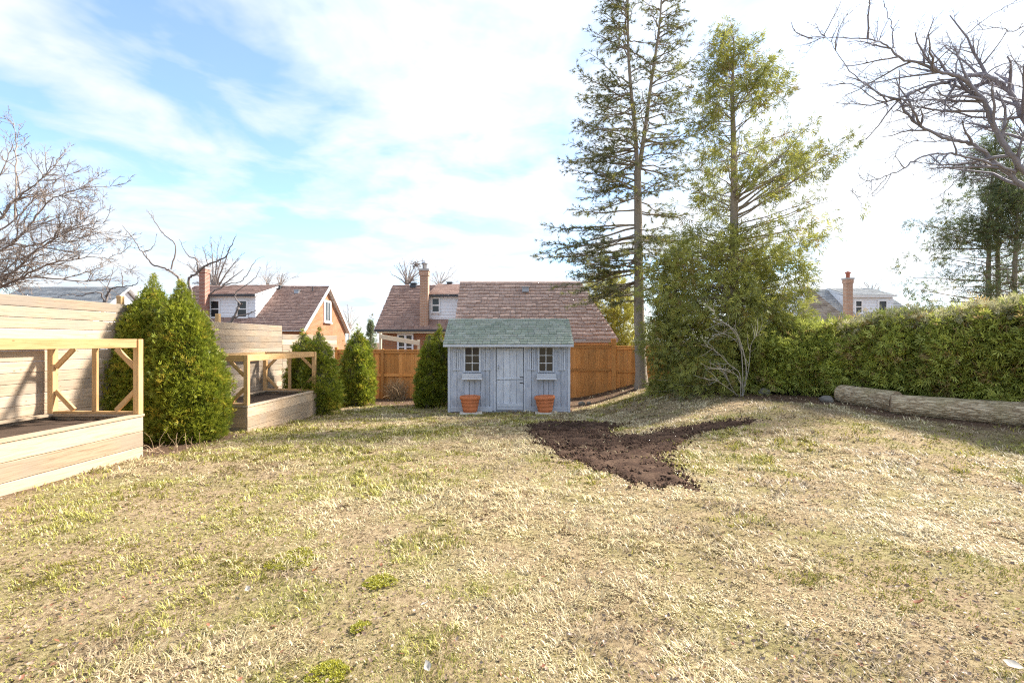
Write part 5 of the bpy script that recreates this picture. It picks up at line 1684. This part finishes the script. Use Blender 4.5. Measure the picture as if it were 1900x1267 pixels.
# ---- shrubs
def Z4(pts):
    return [(1160 + a * .3895, 460 + b * .3895) for a, b in pts]
sb = gp(1377, 736)
ps = thing('bare_shrub', 'pale stemmed leafless shrub in front of the tall cedar', 'shrub', sb)
ds = sb.y
for (r0, pts) in ((0.020, [(555, 705), (577, 600), (562, 490), (520, 390), (440, 340), (420, 290)]), (0.02, [(550, 705), (545, 600), (500, 560), (430, 490), (360, 460)]),
                  (0.018, [(540, 705), (480, 660), (410, 615)]), (0.016, [(560, 700), (545, 620), (470, 580), (390, 575)]), (0.02, [(558, 705), (560, 600), (545, 450), (480, 360), (440, 365)]),
                  (0.014, [(562, 705), (590, 560), (600, 460), (640, 400)]), (0.012, [(545, 450), (470, 410), (410, 420)]), (0.014, [(530, 705), (500, 650), (480, 610), (440, 540)])):
    pts = Z4(pts); dd = np.linspace(0, random.uniform(-.9, -.2), len(pts))
    pth = smooth_path([P(a, b, ds + e) for (a, b), e in zip(pts, dd)], 16)
    tb = Tubes(); tb.add(pth, np.linspace(r0 * 0.65, 0.0045, 16), 6)
    for _ in range(9):
        i = RNG.integers(5, 15); t = unit(pth[min(i + 1, 15)] - pth[i - 1])
        tb.add(wander(pth[i], t + RNG.normal(0, .5, 3), RNG.uniform(.2, .55), 5, .2), np.linspace(0.006, 0.003, 5), 3)
    tb.build('stem', M['pale_stem'], ps)

db = gp(732, 743)
dbu = thing('dry_bush', 'dry straw coloured twiggy bush in front of the orange fence', 'bush', (db.x, db.y + .3, db.z))
tb = Tubes()
for _ in range(420):
    a = RNG.uniform(0, 2 * math.pi); s = abs(RNG.normal(0, .45))
    dd = np.array((math.cos(a) * s, math.sin(a) * s, 1.0))
    tb.add(wander((db.x + RNG.normal(0, .12), db.y + .3 + RNG.normal(0, .1), db.z - .02), dd, RNG.uniform(.35, .85), 6, .16, (0, 0, -0.05)), np.linspace(.006, .003, 6), 3)
tb.build('stems', M['dry_stem'], dbu, kind='stuff')

# twiggy bare stems at the foot of the cedars
for (px, py, n_, lab) in ((300, 838, 26, 'tuft of dry pale twigs at the foot of the big cedars'), (655, 742, 40, 'low dry twigs under the single rounded cedar'), (1235, 716, 40, 'low dry twigs at the foot of the twin conifer'), (585, 765, 24, 'dry twigs at the foot of the cedar pair')):
    q = gp(px, py); o_ = thing('dry_twigs', lab, 'twigs', q)
    tb = Tubes()
    for _ in range(n_):
        tb.add(wander((q.x + RNG.normal(0, .35), q.y + RNG.normal(0, .15), q.z - .01), RNG.normal(0, .5, 3) + np.array((0, 0, .8)), RNG.uniform(.15, .5), 5, .25, (0, 0, -.06)), np.linspace(.005, .0025, 5), 3)
    tb.build('stems', M['dry_stem'], o_, kind='stuff')

# ================================================================== LOGS AND STONES
def log(p0, p1, r0, r1, label, seed):
    p0 = Vector(p0); p1 = Vector(p1); d = p1 - p0; L = d.length; d.normalize()
    up = Vector((0, 0, 1)); sd_ = d.cross(up).normalized(); up = sd_.cross(d)
    Mx = Matrix.Identity(4)
    for i in range(3):
        Mx[i][0] = d[i]; Mx[i][1] = sd_[i]; Mx[i][2] = up[i]; Mx[i][3] = p0[i]
    root = bpy.data.objects.new('felled_log', None)
    reg(root, None, Matrix.Translation(p0)); tag(root, label, 'log', 'felled logs in front of the hedge')
    na, nl = 96, int(L / 0.02)
    a = np.linspace(0, 2 * math.pi, na, endpoint=False); s = np.linspace(0, L, nl)
    A, S = np.meshgrid(a, s)
    r = r0 + (r1 - r0) * S / L
    wv = fbm(np.cos(A) * 1.2 + S * 0.8 + seed, np.sin(A) * 1.2 + 9, seed, 3)
    per = (A / (2 * math.pi) * 40)
    ridge = np.abs(np.sin((per + 2.2 * (fbm(S * 3.0, per * 0.35 * 0 + np.cos(A) * 2 + np.sin(A) * 2, seed + 3, 3) - .5) * 2) * math.pi))
    rr = r * (1 + 0.10 * (wv - 0.5)) + 0.007 * ridge + 0.007 * (fbm(S * 9, per * .8, seed + 7, 2) - .5)
    rr *= 1 - 0.10 * np.exp(-S / 0.03)
    V = np.stack([S, rr * np.cos(A), rr * np.sin(A)], -1).reshape(-1, 3)
    i = np.arange(nl - 1)[:, None] * na; j = np.arange(na)[None]; jn = (j + 1) % na
    f = np.stack([i + j, i + jn, i + na + jn, i + na + j], -1).reshape(-1, 4)
    put('bark', mesh_np('bark', V, f, None, True), M['log_bark'], root, Mx)
    for nm, k, x in (('cut_end', 0, 0.0), ('cut_end', nl - 1, L)):
        ring = V[k * na:(k + 1) * na]
        vv = np.vstack([ring, [[x + (0.004 if k else -0.004), 0, 0]]])
        ff = np.array([(q, (q + 1) % na, na) for q in range(na)])
        put(nm, mesh_np(nm, vv, ff), M['log_end'], root, Mx)

def on_ground(px, py, r):
    q = gp(px, py); return Vector((q.x, q.y + r * 0.8, q.z + r * 0.93))
a = on_ground(1568, 747, 0.20); b = on_ground(1672, 768, 0.21)
b = a + (b - a) * 1.02
log(a, b + Vector((0.12, 0.12, 0.0)), 0.20, 0.21, 'shorter log, further back, left of the long log', 3)
a2 = on_ground(1663, 768, 0.185); b2 = on_ground(1900, 792, 0.215)
log(a2, a2 + (b2 - a2) * 1.9, 0.185, 0.235, 'long felled log with ridged bark running out at the right edge', 9)

def stone(px, py, s, label, col=None):
    q = gp(px, py)
    import bmesh
    bm = bmesh.new(); bmesh.ops.create_icosphere(bm, subdivisions=3, radius=1.0)
    sd0 = random.random() * 50
    for v_ in bm.verts:
        k = 0.8 + 0.45 * float(fbm(v_.co.x * 1.1 + sd0, v_.co.y * 1.1 + v_.co.z * 1.7, 13, 3))
        v_.co = Vector((v_.co.x * s * k * 1.25, v_.co.y * s * k, v_.co.z * s * k * 0.85))
    me = bpy.data.meshes.new('stone'); bm.to_mesh(me); bm.free()
    tag(put('stone', me, M['stone'], None, Matrix.Translation((q.x, q.y + s, q.z + s * .45)) @ Matrix.Rotation(random.random() * 6, 4, 'Z')), label, 'stone', 'stones along the beds')
for a in ((1080, 752, 0.09, 'grey stone on the bank just right of the shed'), (1093, 750, 0.06, 'small stone touching the grey stone right of the shed'),
          (1540, 747, 0.11, 'stone touching the end of the shorter log'), (1422, 733, 0.12, 'flat stone at the hedge foot right of the pale shrub')):
    stone(*a)
